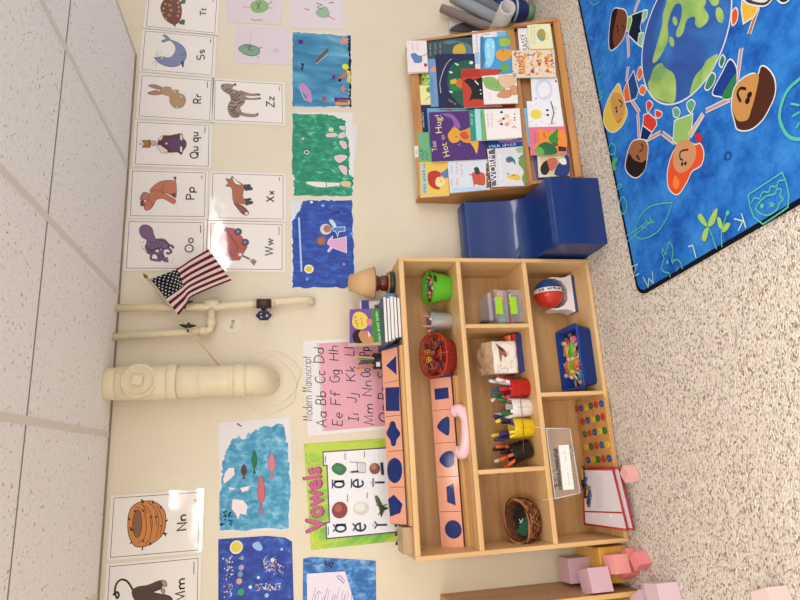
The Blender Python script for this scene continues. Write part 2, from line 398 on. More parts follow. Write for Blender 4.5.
def carpet_mat():
    m, N, L, b = nt('berber_carpet')
    tc = N.new('ShaderNodeTexCoord'); mp = N.new('ShaderNodeMapping'); mp.inputs['Rotation'].default_value = (0, 0, .5); mp.inputs['Scale'].default_value = (130, 200, 90)
    v = N.new('ShaderNodeTexVoronoi'); v.inputs['Scale'].default_value = 1; v.inputs['Randomness'].default_value = .75
    r = ramp(N, [(0, '#8c7f72'), (.12, '#b0a294'), (.26, '#d3c7ba'), (.65, '#e4dacf'), (1, '#ede5da')])
    sp = N.new('ShaderNodeSeparateColor')
    L.new(tc.outputs['Object'], mp.inputs[0]); L.new(mp.outputs[0], v.inputs['Vector']); L.new(v.outputs['Color'], sp.inputs[0]); L.new(sp.outputs[0], r.inputs[0])
    L.new(r.outputs[0], b.inputs['Base Color'])
    mr = N.new('ShaderNodeMath'); mr.operation = 'MULTIPLY'; mr.inputs[1].default_value = -1; L.new(v.outputs['Distance'], mr.inputs[0])
    bp = N.new('ShaderNodeBump'); bp.inputs['Strength'].default_value = 1; bp.inputs['Distance'].default_value = .006
    L.new(mr.outputs[0], bp.inputs['Height']); L.new(bp.outputs[0], b.inputs['Normal'])
    b.inputs['Roughness'].default_value = .97; b.inputs['Specular IOR Level'].default_value = .1; return m
def tile_mat():
    m, N, L, b = nt('fissured_ceiling_tile')
    tc = N.new('ShaderNodeTexCoord')
    v = N.new('ShaderNodeTexNoise'); v.inputs['Scale'].default_value = 85; v.inputs['Detail'].default_value = 2; v.inputs['Distortion'].default_value = .8
    r = ramp(N, [(.30, '#a0968c'), (.345, '#eee9e2'), (.6, '#f3efe9')])
    L.new(tc.outputs['Object'], v.inputs['Vector']); L.new(v.outputs['Fac'], r.inputs[0]); L.new(r.outputs[0], b.inputs['Base Color'])
    bp = N.new('ShaderNodeBump'); bp.inputs['Strength'].default_value = .5; bp.inputs['Distance'].default_value = .003
    L.new(v.outputs['Fac'], bp.inputs['Height']); L.new(bp.outputs[0], b.inputs['Normal'])
    b.inputs['Roughness'].default_value = .9; return m
struct(MB().box((-3, 0, 0), (4.6, .15, 2.75)), 'wall_back', PAINT)
struct(MB().box((-3, -5.6, -.1), (4.6, 0, 0)), 'floor', carpet_mat())
b = MB()
nx = 6
for i in range(-5, 3):
    for (ya, yb) in ((0, -D1), (-D1, -D1-1.2192), (-D1-1.2192, -D1-2.4384), (-D1-2.4384, -D1-3.6576)):
        x0 = XA+i*TS; b.box((x0+.003, yb+.003, HC), (x0+TS-.003, ya-.003, HC+.016))
struct(b, 'ceiling', tile_mat(), bevel=.003)
struct(MB().box((XE+.01, -5.6, 2.42), (4.6, 0, 2.44)), 'ceiling', tile_mat())
TB = mat('#ded6c8', .5); b = MB()
for i in range(-4, 3):
    x0 = XA+i*TS
    y0 = -.0; b.box((x0-.012, -4.5, HC-.002), (x0+.012, y0, HC+.03))
struct(b, 'trim_1', TB)
b = MB()
for k in range(3): b.box((-3, -D1-1.2192*k-.0045, HC-.0005), (XE, -D1-1.2192*k+.0025, HC+.014))
struct(b, 'trim_2', mat('#857a6c', .8))
# wall angle under the tile edge, and the raised fascia where the ceiling steps up
struct(MB().box((-3, -.011, HC-.006), (XE, 0, HC+.002)), 'trim_3', mat('#8c7a60', .6))
struct(MB().box((XE-.004, -4.5, HC-.004), (XE+.012, 0, 2.43)), 'trim_4', mat('#d6cdc2', .6))

# ================================================================== cards on the wall
WALL = Fr((0, 0, 0), (1, 0, 0), (0, 0, 1))
WHITE = '#ece6e0'
def card(label, fr, crop, draw):
    """laminated alphabet card: fr = the four corners of its printed frame in the photograph (t/b = high/low on the wall, l/r)"""
    A = Art(WALL, h=.0006, mat=GLOSS)
    tl, tr, br, bl = [Vector(WALL.ab(*p)) for p in fr]
    c = (tl+tr+br+bl)/4; ex = ((tr-tl)+(br-bl)).normalized(); ey = Vector((-ex.y, ex.x)); w = ((tr-tl).length+(br-bl).length)/2; h = ((tl-bl).length+(tr-br).length)/2
    R = lambda W_, H_: [tuple(c+ex*a*W_/2+ey*d*H_/2) for a, d in ((-1, 1), (1, 1), (1, -1), (-1, -1))]
    A.base(R(w+.030, h+.034), '#e2dacb', .0006, px=False)
    A.base(R(w+.020, h+.024), WHITE, .0003, px=False)
    q = R(w, h); A.line_ab(q+[q[0]], .0022, '#3a3236')
    A.cr(*crop); draw(A)
    return A.build('letter_card', label, 'card')
K = '#2b2226'
def d_T(A):
    A.cr(120, 0, 8)
    for p in ([(485, 10), (530, -20), (520, 30), (480, 35)], [(470, 180), (500, 155), (520, 165), (515, 200), (480, 195)], [(420, 195), (445, 195), (442, 218)]): A.poly(p, '#2f6b3c', ol=K)
    A.poly([(325, 70), (340, 20), (380, -30), (430, -40), (470, 0), (492, 60), (492, 120), (475, 170), (440, 200), (390, 180), (350, 140)], '#7a3e22', True, ol=K)
    for x, y in ((400, 45), (410, 85), (395, 125), (410, 0), (350, 70), (365, 35), (345, 105), (370, 150), (470, 60), (472, 95), (465, 130), (465, 25)): A.disc((x, y), .006, '#c79a5b')
    for x, y in ((400, 45), (410, 85), (395, 125)): A.disc((x, y), .010, '#c79a5b', 6, ol=K); A.disc((x, y), .004, '#8a4a28')
    A.ftext('tt'.title(), (690, 130), (690, 68), .032, K)
    A.line([(745, 18), (745, 0)], .003, K)
def d_S(A):
    A.poly([(285, 470), (330, 455), (400, 462), (440, 420), (445, 380), (425, 345), (395, 325), (345, 340), (335, 325), (370, 312), (345, 290), (355, 278), (380, 290), (405, 318), (470, 345), (515, 385), (532, 440), (515, 490), (460, 530), (390, 535), (320, 510)], '#8291b8', True, ol='#22243a', ow=.002)
    A.poly([(490, 500), (512, 485), (508, 540), (498, 535)], '#3a3f5c', ol=K)
    A.line([(470, 440), (505, 445), (528, 425)], .002, '#22243a', True); A.disc((335, 466), .004, '#e8e8f0'); A.disc((283, 465), .005, K)
    for a, b_ in (((300, 450), (335, 410)), ((290, 450), (300, 405)), ((290, 490), (255, 520)), ((300, 495), (290, 545))): A.line([a, ((a[0]+b_[0])/2-6, (a[1]+b_[1])/2), b_], .0012, '#4a4a55')
    A.stext('Ss', (675, 485), (675, 400), .036, .006, K); A.line([(725, 345), (725, 315)], .0035, K)
def d_R(A):
    T_ = '#b89b79'
    for p in ([(225, 125), (280, 118), (335, 140), (325, 160), (270, 148)], [(220, 187), (280, 165), (335, 180), (330, 196), (270, 203)]): A.poly(p, '#a8907a', True, ol=K, ow=.0012)
    A.poly([(235, 188), (280, 175), (325, 185), (280, 194)], '#bf8578', True)
    A.poly([(330, 150), (370, 135), (410, 145), (415, 165), (460, 160), (470, 180), (430, 195), (480, 190), (520, 215), (525, 260), (495, 300), (440, 305), (400, 265), (395, 215), (350, 200), (325, 180)], T_, True, ol='#5a4636', ow=.0014)
    A.disc((455, 305), .007, '#ded3c4', ol='#5a4636', ow=.001); A.disc((490, 212), .0065, '#d8ccbb', ol='#5a4636', ow=.001); A.disc((440, 178), .006, '#d8c4ae'); A.disc((378, 155), .002, K)
    A.stext('Rr', (650, 270), (650, 195), .036, .006, K); A.line([(700, 145), (700, 95)], .0035, K)
def d_Q(A):
    A.poly([(335, 170), (400, 165), (490, 150), (505, 185), (530, 215), (530, 250), (505, 290), (490, 320), (460, 300), (380, 300), (330, 260), (300, 230)], '#6e2433', True, ol=K)
    A.poly([(350, 205), (430, 185), (510, 195), (530, 232), (515, 275), (440, 285), (370, 262)], '#5d3a6b', True)
    A.poly([(290, 245), (320, 240), (385, 285), (375, 308), (330, 305)], '#ddd2c8', ol=K); A.poly([(300, 205), (330, 170), (350, 175), (330, 205)], '#ddd2c8', ol=K)
    for y in (180, 275): A.poly([(480, y-25), (500, y-20), (500, y+25), (480, y+20)], '#e6dccf', ol=K)
    A.disc((268, 228), .013, '#d6ae96', ol=K); A.poly([(232, 200), (245, 200), (245, 262), (232, 262)], '#4a3428')
    A.poly([(175, 205), (240, 205), (240, 262), (175, 262), (195, 234)], '#b07a3c', ol=K); A.line([(155, 234), (180, 234)], .004, K)
    A.disc((372, 230), .005, '#e0d8d0')
    A.stext('Qu qu', (625, 350), (625, 140), .036, .006, K); A.line([(680, 145), (680, 100)], .0035, K)
def d_P(A):
    P = '#c77f5f'
    A.poly([(240, 215), (280, 160), (340, 128), (430, 125), (450, 150), (452, 240), (440, 262), (405, 240), (370, 225)], P, True, ol=K, ow=.0018)
    A.poly([(235, 230), (280, 200), (360, 235), (440, 275), (440, 305), (420, 310), (350, 272), (295, 280), (265, 330), (235, 360), (200, 360), (190, 330), (165, 325), (175, 290), (160, 270), (190, 220)], P, True, ol=K, ow=.0018)
    A.poly([(190, 225), (225, 225), (240, 265), (205, 285), (170, 270)], '#c08070', True, ol=K); A.poly([(165, 290), (185, 285), (190, 325), (165, 325)], '#7a4338', ol=K)
    A.poly([(205, 300), (240, 290), (260, 330), (230, 362), (195, 355)], '#c57f68', True, ol=K); A.disc((203, 290), .004, '#f5eee6')
    A.line([(350, 160), (338, 195), (350, 225), (400, 240)], .0018, K, True); A.disc((440, 105), .007, '#5c5450'); A.line([(440, 105), (445, 130)], .004, '#5c5450')
    A.poly([(405, 240), (440, 225), (445, 262)], '#8a4a38', ol=K)
    A.stext('Pp', (595, 278), (595, 180), .036, .006, K); A.line([(655, 110), (655, 85)], .0035, K)
def d_O(A):
    V = '#85668c'; E_ = '#3b2d42'
    arms = [[(330, 240), (290, 290), (310, 330), (360, 340), (390, 380), (370, 405), (350, 395)], [(345, 250), (350, 320), (330, 360), (330, 395), (360, 400)], [(370, 250), (420, 300), (420, 350), (440, 390), (465, 385)],
            [(370, 240), (430, 240), (470, 280), (500, 290), (505, 310)], [(360, 250), (440, 290), (490, 330), (470, 350), (450, 340)], [(380, 260), (400, 330), (430, 400), (470, 412)], [(320, 250), (300, 330), (330, 350), (395, 350), (410, 395), (385, 410)]]
    for a in arms: A.line(a, .011, E_, True); A.line(a, .0075, V, True)
    A.poly([(300, 235), (370, 235), (440, 250), (480, 290), (440, 320), (400, 310), (340, 330), (295, 300)], E_, True)
    A.poly([(305, 240), (370, 240), (435, 256), (470, 288), (435, 312), (395, 300), (335, 320), (300, 295)], V, True)
    for k_ in range(4): A.line([(335+k_*18, 250), (325+k_*28, 290), (330+k_*30, 315)], .0016, E_, True)
    A.poly([(235, 170), (250, 130), (290, 120), (335, 145), (350, 195), (370, 250), (340, 262), (295, 240), (255, 215)], V, True, ol=E_, ow=.002)
    for x, y in ((252, 290), (245, 258), (270, 262), (268, 312), (280, 325), (498, 420), (510, 395)): A.disc((x, y), .0022, E_)
    A.stext('Oo', (667, 340), (667, 225), .036, .005, '#3c3a44'); A.line([(725, 185), (725, 125)], .0035, K)
def d_Z(A):
    Z_ = '#a08878'
    A.poly([(320, 165), (400, 190), (470, 190), (480, 205), (400, 208), (340, 200)], Z_, True, ol=K, ow=.0014); A.poly([(340, 205), (400, 228), (475, 222), (480, 235), (400, 240), (340, 232)], Z_, True, ol=K, ow=.0014)
    A.poly([(310, 320), (350, 345), (440, 355), (462, 345), (465, 365), (430, 378), (350, 370), (310, 350)], Z_, True, ol=K, ow=.0014)
    A.poly([(175, 120), (215, 112), (265, 118), (280, 108), (290, 125), (265, 130), (262, 155), (320, 175), (355, 215), (355, 265), (320, 300), (330, 340), (310, 378), (255, 378), (225, 330), (225, 285), (245, 250), (240, 205), (195, 175), (172, 150)], Z_, True, ol=K, ow=.0018)
    for p in ([(232, 262), (275, 272)], [(226, 290), (265, 300), (300, 290)], [(228, 315), (265, 320), (285, 300)], [(238, 340), (275, 325)], [(250, 358), (290, 330)], [(265, 372), (300, 340)], [(290, 378), (312, 345)], [(245, 205), (270, 190)], [(245, 225), (280, 205), (300, 180)], [(255, 245), (300, 215), (325, 190)], [(225, 190), (255, 165)], [(270, 250), (320, 235)], [(300, 275), (345, 250)], [(200, 170), (235, 150)]): A.line(p, .005, K, True)
    for c in ((470, 198), (478, 230), (460, 353), (280, 115), (180, 130)): A.disc(c, .0045, K)
    A.stext('Zz', (592, 300), (592, 215), .036, .006, K); A.line([(635, 170), (635, 135)], .003, K)
def d_X(A):
    F = '#b5673d'
    for p in ([(340, 160), (400, 155), (410, 175), (360, 185)], [(345, 180), (420, 180), (422, 200), (365, 208)], [(345, 275), (405, 265), (412, 280), (365, 295)], [(345, 290), (420, 290), (425, 308), (370, 325)]): A.poly(p, '#2c2422', ol=K)
    A.poly([(270, 300), (330, 320), (385, 370), (382, 402), (345, 398), (300, 350)], '#8f4a36', True, ol=K)
    A.poly([(365, 375), (385, 380), (382, 404), (355, 400)], '#e8e0d8', ol=K)
    A.poly([(205, 110), (240, 115), (258, 92), (285, 120), (345, 160), (350, 200), (342, 255), (370, 300), (350, 315), (305, 305), (285, 318), (262, 275), (258, 200), (240, 175), (205, 170), (225, 145)], F, True, ol=K, ow=.0018)
    A.poly([(262, 100), (285, 122), (330, 158), (290, 155), (268, 130)], '#efe8df', True, ol=K)
    A.stext('Xx', (592, 298), (592, 208), .036, .006, K); A.line([(635, 130), (635, 100)], .003, K)
def d_W(A):
    R_ = '#b84a35'
    A.poly([(205, 100), (270, 108), (340, 180), (378, 255), (318, 362), (238, 365), (300, 270)], R_, ol=K, ow=.002)
    A.poly([(140, 210), (205, 103), (310, 262), (238, 365)], '#8c3028', ol=K, ow=.002); A.poly([(190, 205), (222, 150), (305, 262), (265, 335)], '#b0453a', ol=K)
    A.line([(325, 320), (400, 355)], .009, '#77706c'); A.disc((322, 318), .010, '#d6d0ca', ol=K)
    A.poly([(400, 370), (425, 352), (452, 372), (432, 405)], '#a0928c', ol=K); A.poly([(415, 372), (428, 364), (440, 375), (430, 390)], '#b84a45')
    for c in ((305, 135), (362, 220)): A.disc(c, .017, '#4e3a6a', ol=K); A.disc(c, .007, '#8d6b9a'); A.disc(c, .003, '#d8b0b8')
    A.stext('Ww', (582, 325), (582, 190), .036, .006, K); A.line([(632, 160), (632, 95)], .003, K)
def d_N(A):
    O_ = '#cf8c42'
    A.poly([(150, 150), (200, 110), (270, 108), (320, 150), (330, 210), (315, 270), (265, 315), (205, 335), (165, 320), (140, 250)], O_, True, ol=K, ow=.003)
    A.poly([(165, 200), (180, 155), (200, 155), (210, 215), (200, 275), (180, 285), (166, 250)], '#8f6a48', True, ol=K, ow=.0022)
    for p in ([(175, 135), (215, 150), (232, 220), (222, 290), (190, 315)], [(205, 120), (245, 150), (262, 215), (250, 290), (225, 322)], [(240, 112), (280, 150), (295, 215), (280, 290)], [(280, 125), (305, 170), (312, 220), (300, 275)], [(215, 125), (235, 165)], [(250, 180), (258, 250)], [(275, 160), (285, 230)]): A.line(p, .0022, '#4a2c1c', True)
    for a, b_ in (((140, 190), (152, 200)), ((215, 100), (212, 118)), ((262, 102), (268, 120)), ((205, 98), (220, 112)), ((310, 130), (300, 142)), ((340, 200), (325, 208)), ((336, 268), (318, 268)), ((320, 262), (330, 280)), ((212, 352), (214, 332)), ((255, 325), (250, 310)), ((150, 318), (162, 308)), ((160, 255), (150, 235)), ((250, 185), (262, 185)), ((302, 232), (306, 226)), ((280, 190), (286, 180)), ((170, 150), (182, 160)), ((212, 158), (224, 150)), ((155, 245), (168, 250)), ((212, 300), (222, 308))): A.line([a, b_], .005, '#2e2018')
    A.stext('Nn', (432, 250), (432, 172), .036, .006, K); A.line([(477, 108), (477, 96)], .003, K)
def d_M(A):
    B_ = '#5c4034'
    A.line([(165, 550), (140, 510), (110, 497), (85, 515), (75, 555), (85, 590), (95, 575), (85, 560), (65, 575)], .0075, '#3c2c26', True)
    A.poly([(160, 560), (185, 535), (240, 525), (300, 502), (325, 515), (300, 540), (265, 560), (350, 580), (360, 620), (300, 650), (215, 640), (175, 600)], B_, True, ol=K, ow=.002)
    A.line([(250, 560), (305, 540), (320, 555)], .010, '#4a342c'); A.poly([(308, 502), (330, 505), (335, 530), (318, 532)], '#b39a84', True, ol=K); A.poly([(305, 540), (325, 548), (322, 568), (308, 560)], '#b39a84', True, ol=K)
    A.disc((330, 660), .035, B_, ol=K); A.disc((345, 665), .022, '#c9ad92', ol=K)
    A.stext('Mm', (425, 606), (425, 490), .036, .006, K); A.line([(470, 470), (470, 408)], .003, K)
CARDS = [('white letter card with a brown and green turtle, Tt', ((146.9, 26.9), (149.5, -12), (217.5, -5), (214.4, 32.8)), (120, 0, 8), d_T),
 ('white letter card with a blue-grey seal balancing up, Ss', ((141.9, 69.6), (145.6, 31.5), (213.5, 37.3), (211.9, 75.3)), (120, 0, 8), d_S),
 ('white letter card with a long-eared tan rabbit, Rr', ((138.8, 116.5), (142.3, 75.6), (211.3, 80.6), (209.8, 120.3)), (120, 70, 8), d_R),
 ('white letter card with a crowned queen in a red cape, Qu', ((135.6, 165), (137.5, 122.5), (209.4, 125.6), (208.1, 165.6)), (120, 115, 8), d_Q),
 ('white letter card with a seated pink pig, Pp', ((130.6, 216), (132.5, 171.3), (205.6, 172.8), (204.4, 216.5)), (120, 165, 8), d_P),
 ('white letter card with a purple octopus, Oo, partly behind the flag', ((126.3, 268.1), (129.4, 221.5), (203.8, 223.1), (203, 268.6)), (110, 210, 8), d_O),
 ('white letter card with a striped zebra, Zz', ((214.4, 119.8), (215.3, 80.6), (281.9, 84.4), (282.5, 123.8)), (200, 70, 8), d_Z),
 ('white letter card with an orange fox, Xx', ((211.9, 217.5), (212.8, 173.5), (283.1, 175.6), (283.1, 219.4)), (200, 165, 8), d_X),
 ('white letter card with a red pull wagon, Ww', ((209.4, 268.8), (211.3, 223.5), (281.9, 224.4), (282.3, 269.8)), (200, 215, 8), d_W),
 ('white letter card with an orange woven bird nest, Nn', ((110.4, 557), (114.4, 498), (199.4, 492.4), (198, 550.4)), (100, 480, 5), d_N),
 ('white letter card with a brown monkey with curled tail, Mm', ((106.5, 624), (110, 566.4), (198, 558.4), (197, 617)), (100, 480, 5), d_M)]
for L_, fr_, cr_, dr_ in CARDS: card(L_, fr_, cr_, dr_)

# ------------------------------------------------------------------ children's paintings and drawings
def rag(pts, n=7, amp=2.2, seed=3):
    rd = random.Random(seed); out = []; n = int(n*2.2); amp *= 1.25
    for i, p in enumerate(pts):
        q = pts[(i+1) % len(pts)]
        for k in range(n): out.append((p[0]+(q[0]-p[0])*k/n+rd.uniform(-amp, amp)*(k > 0), p[1]+(q[1]-p[1])*k/n+rd.uniform(-amp, amp)*(k > 0)))
    return out
BLU1 = brush('sea_blue_paint', [(.25, '#1f5f86'), (.45, '#2f7da6'), (.6, '#4a97b8'), (.8, '#82b9c9')], (16, 40, 5), dist=.5, bump=.05)
GRN = brush('green_paint', [(.25, '#0b6e4e'), (.48, '#168a68'), (.62, '#2ea27f'), (.74, '#a4d6c2')], (40, 40, 24), dist=.7, bump=.05)
NAVY = brush('royal_blue_paint', [(.25, '#15307e'), (.5, '#2247a5'), (.68, '#3562bb'), (.85, '#6f97d6')], (44, 44, 18), dist=.6, bump=.05)
SKY = brush('light_blue_paint', [(.25, '#2a7ba4'), (.45, '#4394b8'), (.6, '#66aecb'), (.78, '#a8d2df')], (34, 34, 26), dist=.7, bump=.05)
NIGHT = brush('night_blue_paint', [(.25, '#15296f'), (.48, '#1f3f9c'), (.64, '#3159b8'), (.85, '#7fa0dc')], (34, 34, 26), dist=.7, bump=.05)
BLU3 = brush('washed_blue_paint', [(.25, '#1b4c94'), (.48, '#2f6fb5'), (.62, '#5b97cf'), (.8, '#b5d3e8')], (40, 40, 24), dist=.7, bump=.05)
PAP = '#ece6ea'
A = Art(WALL, .0005); A.cr(280, 25, 6.667)
A.base([(80, 42), (475, 70), (478, 552), (78, 550)], '#dfe3e6')
A.poly(rag([(84, 48), (470, 74), (474, 545), (84, 546)], 9, 3), '#2f7da6', m=BLU1)
A.poly(rag([(455, 75), (470, 75), (474, 545), (462, 545)], 12, 5, 9), '#2c2a3a')
for p, c in (([(385, 95), (412, 98), (425, 75), (435, 98), (465, 90), (445, 115), (452, 130), (425, 122), (408, 135), (408, 112)], '#e59a84'), ([(412, 415), (425, 400), (430, 420), (445, 425), (430, 435), (425, 455), (415, 438), (402, 430)], '#e08c7c'),
             ([(385, 355), (430, 320), (455, 315), (430, 350), (400, 370)], '#d97f5e'), ([(440, 300), (470, 310), (470, 390), (448, 375), (450, 330)], '#e7d44c'), ([(362, 485), (470, 488), (470, 512), (362, 512)], '#6a3b86'), ([(370, 514), (470, 518), (470, 532), (370, 536)], '#e0a45a'),
             ([(125, 400), (155, 385), (205, 440), (215, 500), (210, 520), (165, 505), (180, 480), (145, 440)], '#c79ac8'), ([(245, 225), (320, 150), (325, 175), (270, 230), (240, 268), (235, 250)], '#76706c'), ([(135, 255), (160, 260), (150, 305), (138, 300), (148, 275)], '#2c2730'), ([(282, 480), (300, 475), (310, 495), (290, 515)], '#c05a6c'),
             ([(120, 100), (155, 100), (155, 125), (125, 128)], '#5c3f86'), ([(345, 340), (370, 330), (365, 360), (348, 370)], '#5f4a96'), ([(385, 365), (410, 355), (408, 378), (390, 380)], '#23304e')): A.poly(p, c)
A.disc((436, 280), .018, '#e8dc3e'); A.line([(240, 262), (315, 200)], .003, '#d8d4d0'); A.line([(128, 415), (165, 500)], .004, '#ddd0e4'); A.line([(345, 270), (345, 330)], .006, '#8a7fb8'); A.line([(380, 502), (460, 505)], .002, '#e8c060')
A.blobs(26, (455, 90, 472, 540), .004, [C(c) for c in ('#d86a4c', '#e5c84a', '#8a5ab0', '#e8e0e0', '#3c8a5a')], 4)
A.build('seascape_painting', 'blue painted sea picture with starfish, yellow fish and a pink shape', 'painting')
A = Art(WALL, .0005); A.cr(280, 105, 6.31)
A.base([(415, 120), (490, 128), (462, 450), (400, 440)], '#e9dfe2', .0006)
A.base([(78, 48), (458, 48), (465, 450), (460, 575), (82, 570)], '#e4e6e2', .0006)
A.poly(rag([(78, 55), (300, 60), (410, 95), (415, 160), (440, 300), (435, 440), (462, 455), (458, 572), (82, 570), (90, 460), (78, 420)], 5, 5, 6), '#168a68', m=GRN)
for p in ([(295, 185), (350, 180), (355, 198), (300, 202)], [(370, 190), (400, 175), (410, 200), (375, 210)], [(375, 232), (412, 235), (420, 270), (400, 275)], [(345, 325), (375, 318), (415, 320), (415, 340), (375, 365), (350, 345)], [(372, 388), (400, 385), (420, 400), (418, 440), (395, 430)], [(380, 135), (408, 138), (405, 160), (378, 150)]): A.poly(p, '#e6c9ce', True, ol='#f0e8e8', ow=.002)
A.disc((322, 158), .012, '#cfe0b0', ol='#f2eee8'); A.disc((145, 215), .009, '#d9b9cf', ol='#3a3040'); A.disc((168, 300), .012, '#e6dde4'); A.disc((168, 300), .007, '#6c2c44')
A.poly([(165, 487), (290, 490), (292, 520), (215, 515)], '#ece8dc', True); A.poly([(292, 490), (378, 492), (375, 512), (294, 520)], '#ebe6dc'); A.poly([(385, 488), (440, 486), (440, 510), (400, 515)], '#e2cc98', True, ol='#efe9de')
A.line([(292, 488), (292, 522)], .003, '#6a5a44')
A.build('green_painting', 'bright green painted picture with pale cut-out figures', 'painting')
A = Art(WALL, .0005); A.cr(280, 190, 5.714)
A.base([(60, 60), (412, 56), (432, 560), (65, 562)], '#dfe2ea')
A.poly(rag([(130, 62), (410, 58), (430, 558), (68, 560), (75, 470), (68, 180), (110, 120)], 8, 4, 8), '#2247a5', m=NAVY)
A.poly([(103, 160), (113, 158), (128, 465), (118, 468)], '#b9d0ee'); A.disc((165, 452), .022, '#f2efe0'); A.disc((165, 452), .016, '#ddd24a')
A.disc((262, 225), .028, '#ddd8d2'); A.disc((270, 222), .019, '#b98a76'); A.disc((236, 292), .024, '#9a7468'); A.disc((236, 292), .016, '#b5826c')
A.poly([(275, 290), (300, 262), (300, 285), (378, 268), (380, 360), (300, 330), (280, 355), (272, 350), (290, 320), (272, 310)], '#e2b4d4', ol='#f2eaf2', ow=.003)
A.poly([(300, 215), (370, 210), (372, 235), (335, 240), (330, 270), (318, 240), (305, 235)], '#6c95c8', ol='#e4e8f0', ow=.003); A.poly([(280, 175), (300, 172), (322, 205), (305, 212)], '#d6e0e6', True)
for x, y, c in ((240, 455, '#7a5a6c'), (365, 425, '#a89ac0'), (155, 510, '#8fb0e6'), (245, 90, '#9cc0ea'), (180, 70, '#dfe8f4'), (410, 250, '#93abd8'), (310, 130, '#5f3a78'), (330, 130, '#5a3470')): A.disc((x, y), .008, c, 6)
A.build('blue_painting', 'dark blue painting with two cut-out people in pink and light blue', 'painting')
A = Art(WALL, .0005); A.cr(210, 410, 6.667)
A.base([(55, 85), (535, 48), (545, 470), (535, 800), (70, 815), (60, 300)], '#e6e3e6')
A.poly(rag([(250, 165), (330, 120), (485, 95), (520, 270), (530, 440), (525, 790), (68, 805), (75, 480), (95, 300), (130, 235), (190, 160), (215, 210)], 4, 8, 2), '#4394b8', m=SKY)
A.line([(180, 90), (210, 110)], .005, '#2b2b33')
def leafs(A, cx, cy, l, w_, c, o): A.poly([(cx, cy-l), (cx+w_, cy-l*.5), (cx+w_*1.1, cy+l*.2), (cx+w_*.2, cy+l*.6), (cx+w_*.6, cy+l), (cx-w_*.5, cy+l), (cx-w_*.1, cy+l*.6), (cx-w_, cy+l*.1), (cx-w_*.9, cy-l*.5)], c, True, ol=o)
leafs(A, 225, 410, 48, 17, '#6a5a50', '#8d3f4c'); leafs(A, 295, 345, 78, 16, '#3f8a5c', '#2c5a4c'); leafs(A, 410, 370, 85, 22, '#d58fa4', '#9a4a62'); leafs(A, 340, 560, 125, 22, '#d47c84', '#8d4048')
for p in ([(100, 420), (125, 385), (160, 385), (165, 430), (135, 460), (95, 490), (88, 465)], [(125, 515), (165, 520), (160, 532), (130, 530)], [(200, 520), (265, 505), (255, 535), (215, 548)], [(150, 595), (220, 600), (250, 640), (240, 700), (200, 690), (190, 730), (170, 690), (145, 660)]): A.poly(p, '#eee3e6')
A.blobs(30, (70, 670, 150, 780), .005, [C('#23405c'), C('#2d6b96')], 7)
A.build('fish_pond_painting', 'light blue painting with pink and green fish shapes beside the pipe', 'painting')
A = Art(WALL, .0005); A.cr(210, 500, 6)
A.base([(50, 235), (340, 215), (450, 225), (492, 250), (505, 700), (50, 700)], '#20419c', side='#cfd3de')
A.poly([(52, 238), (340, 218), (448, 228), (488, 252), (502, 700), (52, 700)], '#1f3f9c', m=NIGHT)
A.disc((158, 283), .026, '#ece9d4'); A.disc((158, 283), .021, '#e6d468'); A.poly([(255, 265), (290, 250), (315, 285), (300, 305), (265, 290)], '#a8c4ec', True)
for x, y, c, r_ in ((188, 405, '#c2a8c0', .011), (182, 445, '#7fa8c8', .011), (175, 487, '#dcae96', .012), (185, 552, '#4fae84', .014), (242, 522, '#e4ecf8', .007), (290, 465, '#d6e4f6', .006), (340, 572, '#a8c4ec', .009), (430, 295, '#a8c4ec', .006), (375, 360, '#d6e4f6', .009)): A.disc((x, y), r_, c, 8)
SP = [C(c) for c in ('#e8e2ea', '#d8a894', '#b8c8ea', '#e6dcc0')]
A.blobs(50, (275, 500, 420, 545), .0035, SP, 1); A.blobs(40, (330, 385, 440, 450), .0035, SP, 2); A.blobs(30, (320, 340, 400, 400), .003, SP, 3); A.blobs(50, (80, 335, 140, 590), .0035, SP, 5); A.blobs(12, (170, 335, 200, 360), .0035, SP, 6)
A.build('night_sky_painting', 'deep blue night painting with a yellow moon and glitter specks', 'painting')
A = Art(WALL, .0005); A.cr(290, 540, 8)
A.base([(105, 150), (170, 135), (685, 165), (690, 500), (690, 700), (100, 700)], '#3a70b4', side='#d8d8de')
A.poly([(108, 152), (170, 138), (683, 168), (688, 700), (102, 700)], '#2f6fb5', m=BLU3)
A.base([(135, 270), (440, 250), (520, 520), (500, 700), (140, 700)], '#eae2ec', .0006)
for i in range(13): A.line([(150+i*25, 600), (180+i*26, 470-(i % 3)*30), (205+i*24, 380+(i % 4)*25)], .0022, ('#b48fc0', '#9a6cb0', '#c9a4cc')[i % 3])
A.line([(370, 290), (400, 285), (440, 330)], .003, '#a888b8'); A.line([(380, 300), (430, 345)], .003, '#8a5f9a')
A.blobs(26, (275, 165, 350, 215), .004, [C('#2c2440'), C('#5a3c74'), C('#8a7a9c')], 5)
A.build('collage_painting', 'blue painting with a white purple-scribbled sheet glued on it', 'painting')
A = Art(WALL, .0005); A.cr(220, 0, 6.154)
A.base([(35, -80), (380, -70), (378, 155), (38, 138)], '#e2d8dc')
A.poly([(190, 30), (215, 8), (260, 2), (295, 25), (290, 60), (250, 78), (205, 72)], '#9fbf8c', True, ol='#5e8a5a'); A.line([(225, 15), (250, 60)], .003, '#4a6a4a'); A.line([(250, 12), (225, 60)], .003, '#4a6a4a'); A.line([(140, 44), (195, 46)], .004, '#c88a9c'); A.line([(295, 48), (325, 52)], .003, '#8a9a88'); A.line([(300, 30), (320, 10)], .006, '#a8a8c8')
A.line([(190, 118), (215, 128), (240, 122), (262, 128)], .003, K)
A.build('turtle_drawing', 'white paper with a pale green turtle drawing beside the turtle card', 'drawing')
A = Art(WALL, .0005); A.cr(220, 0, 6.154)
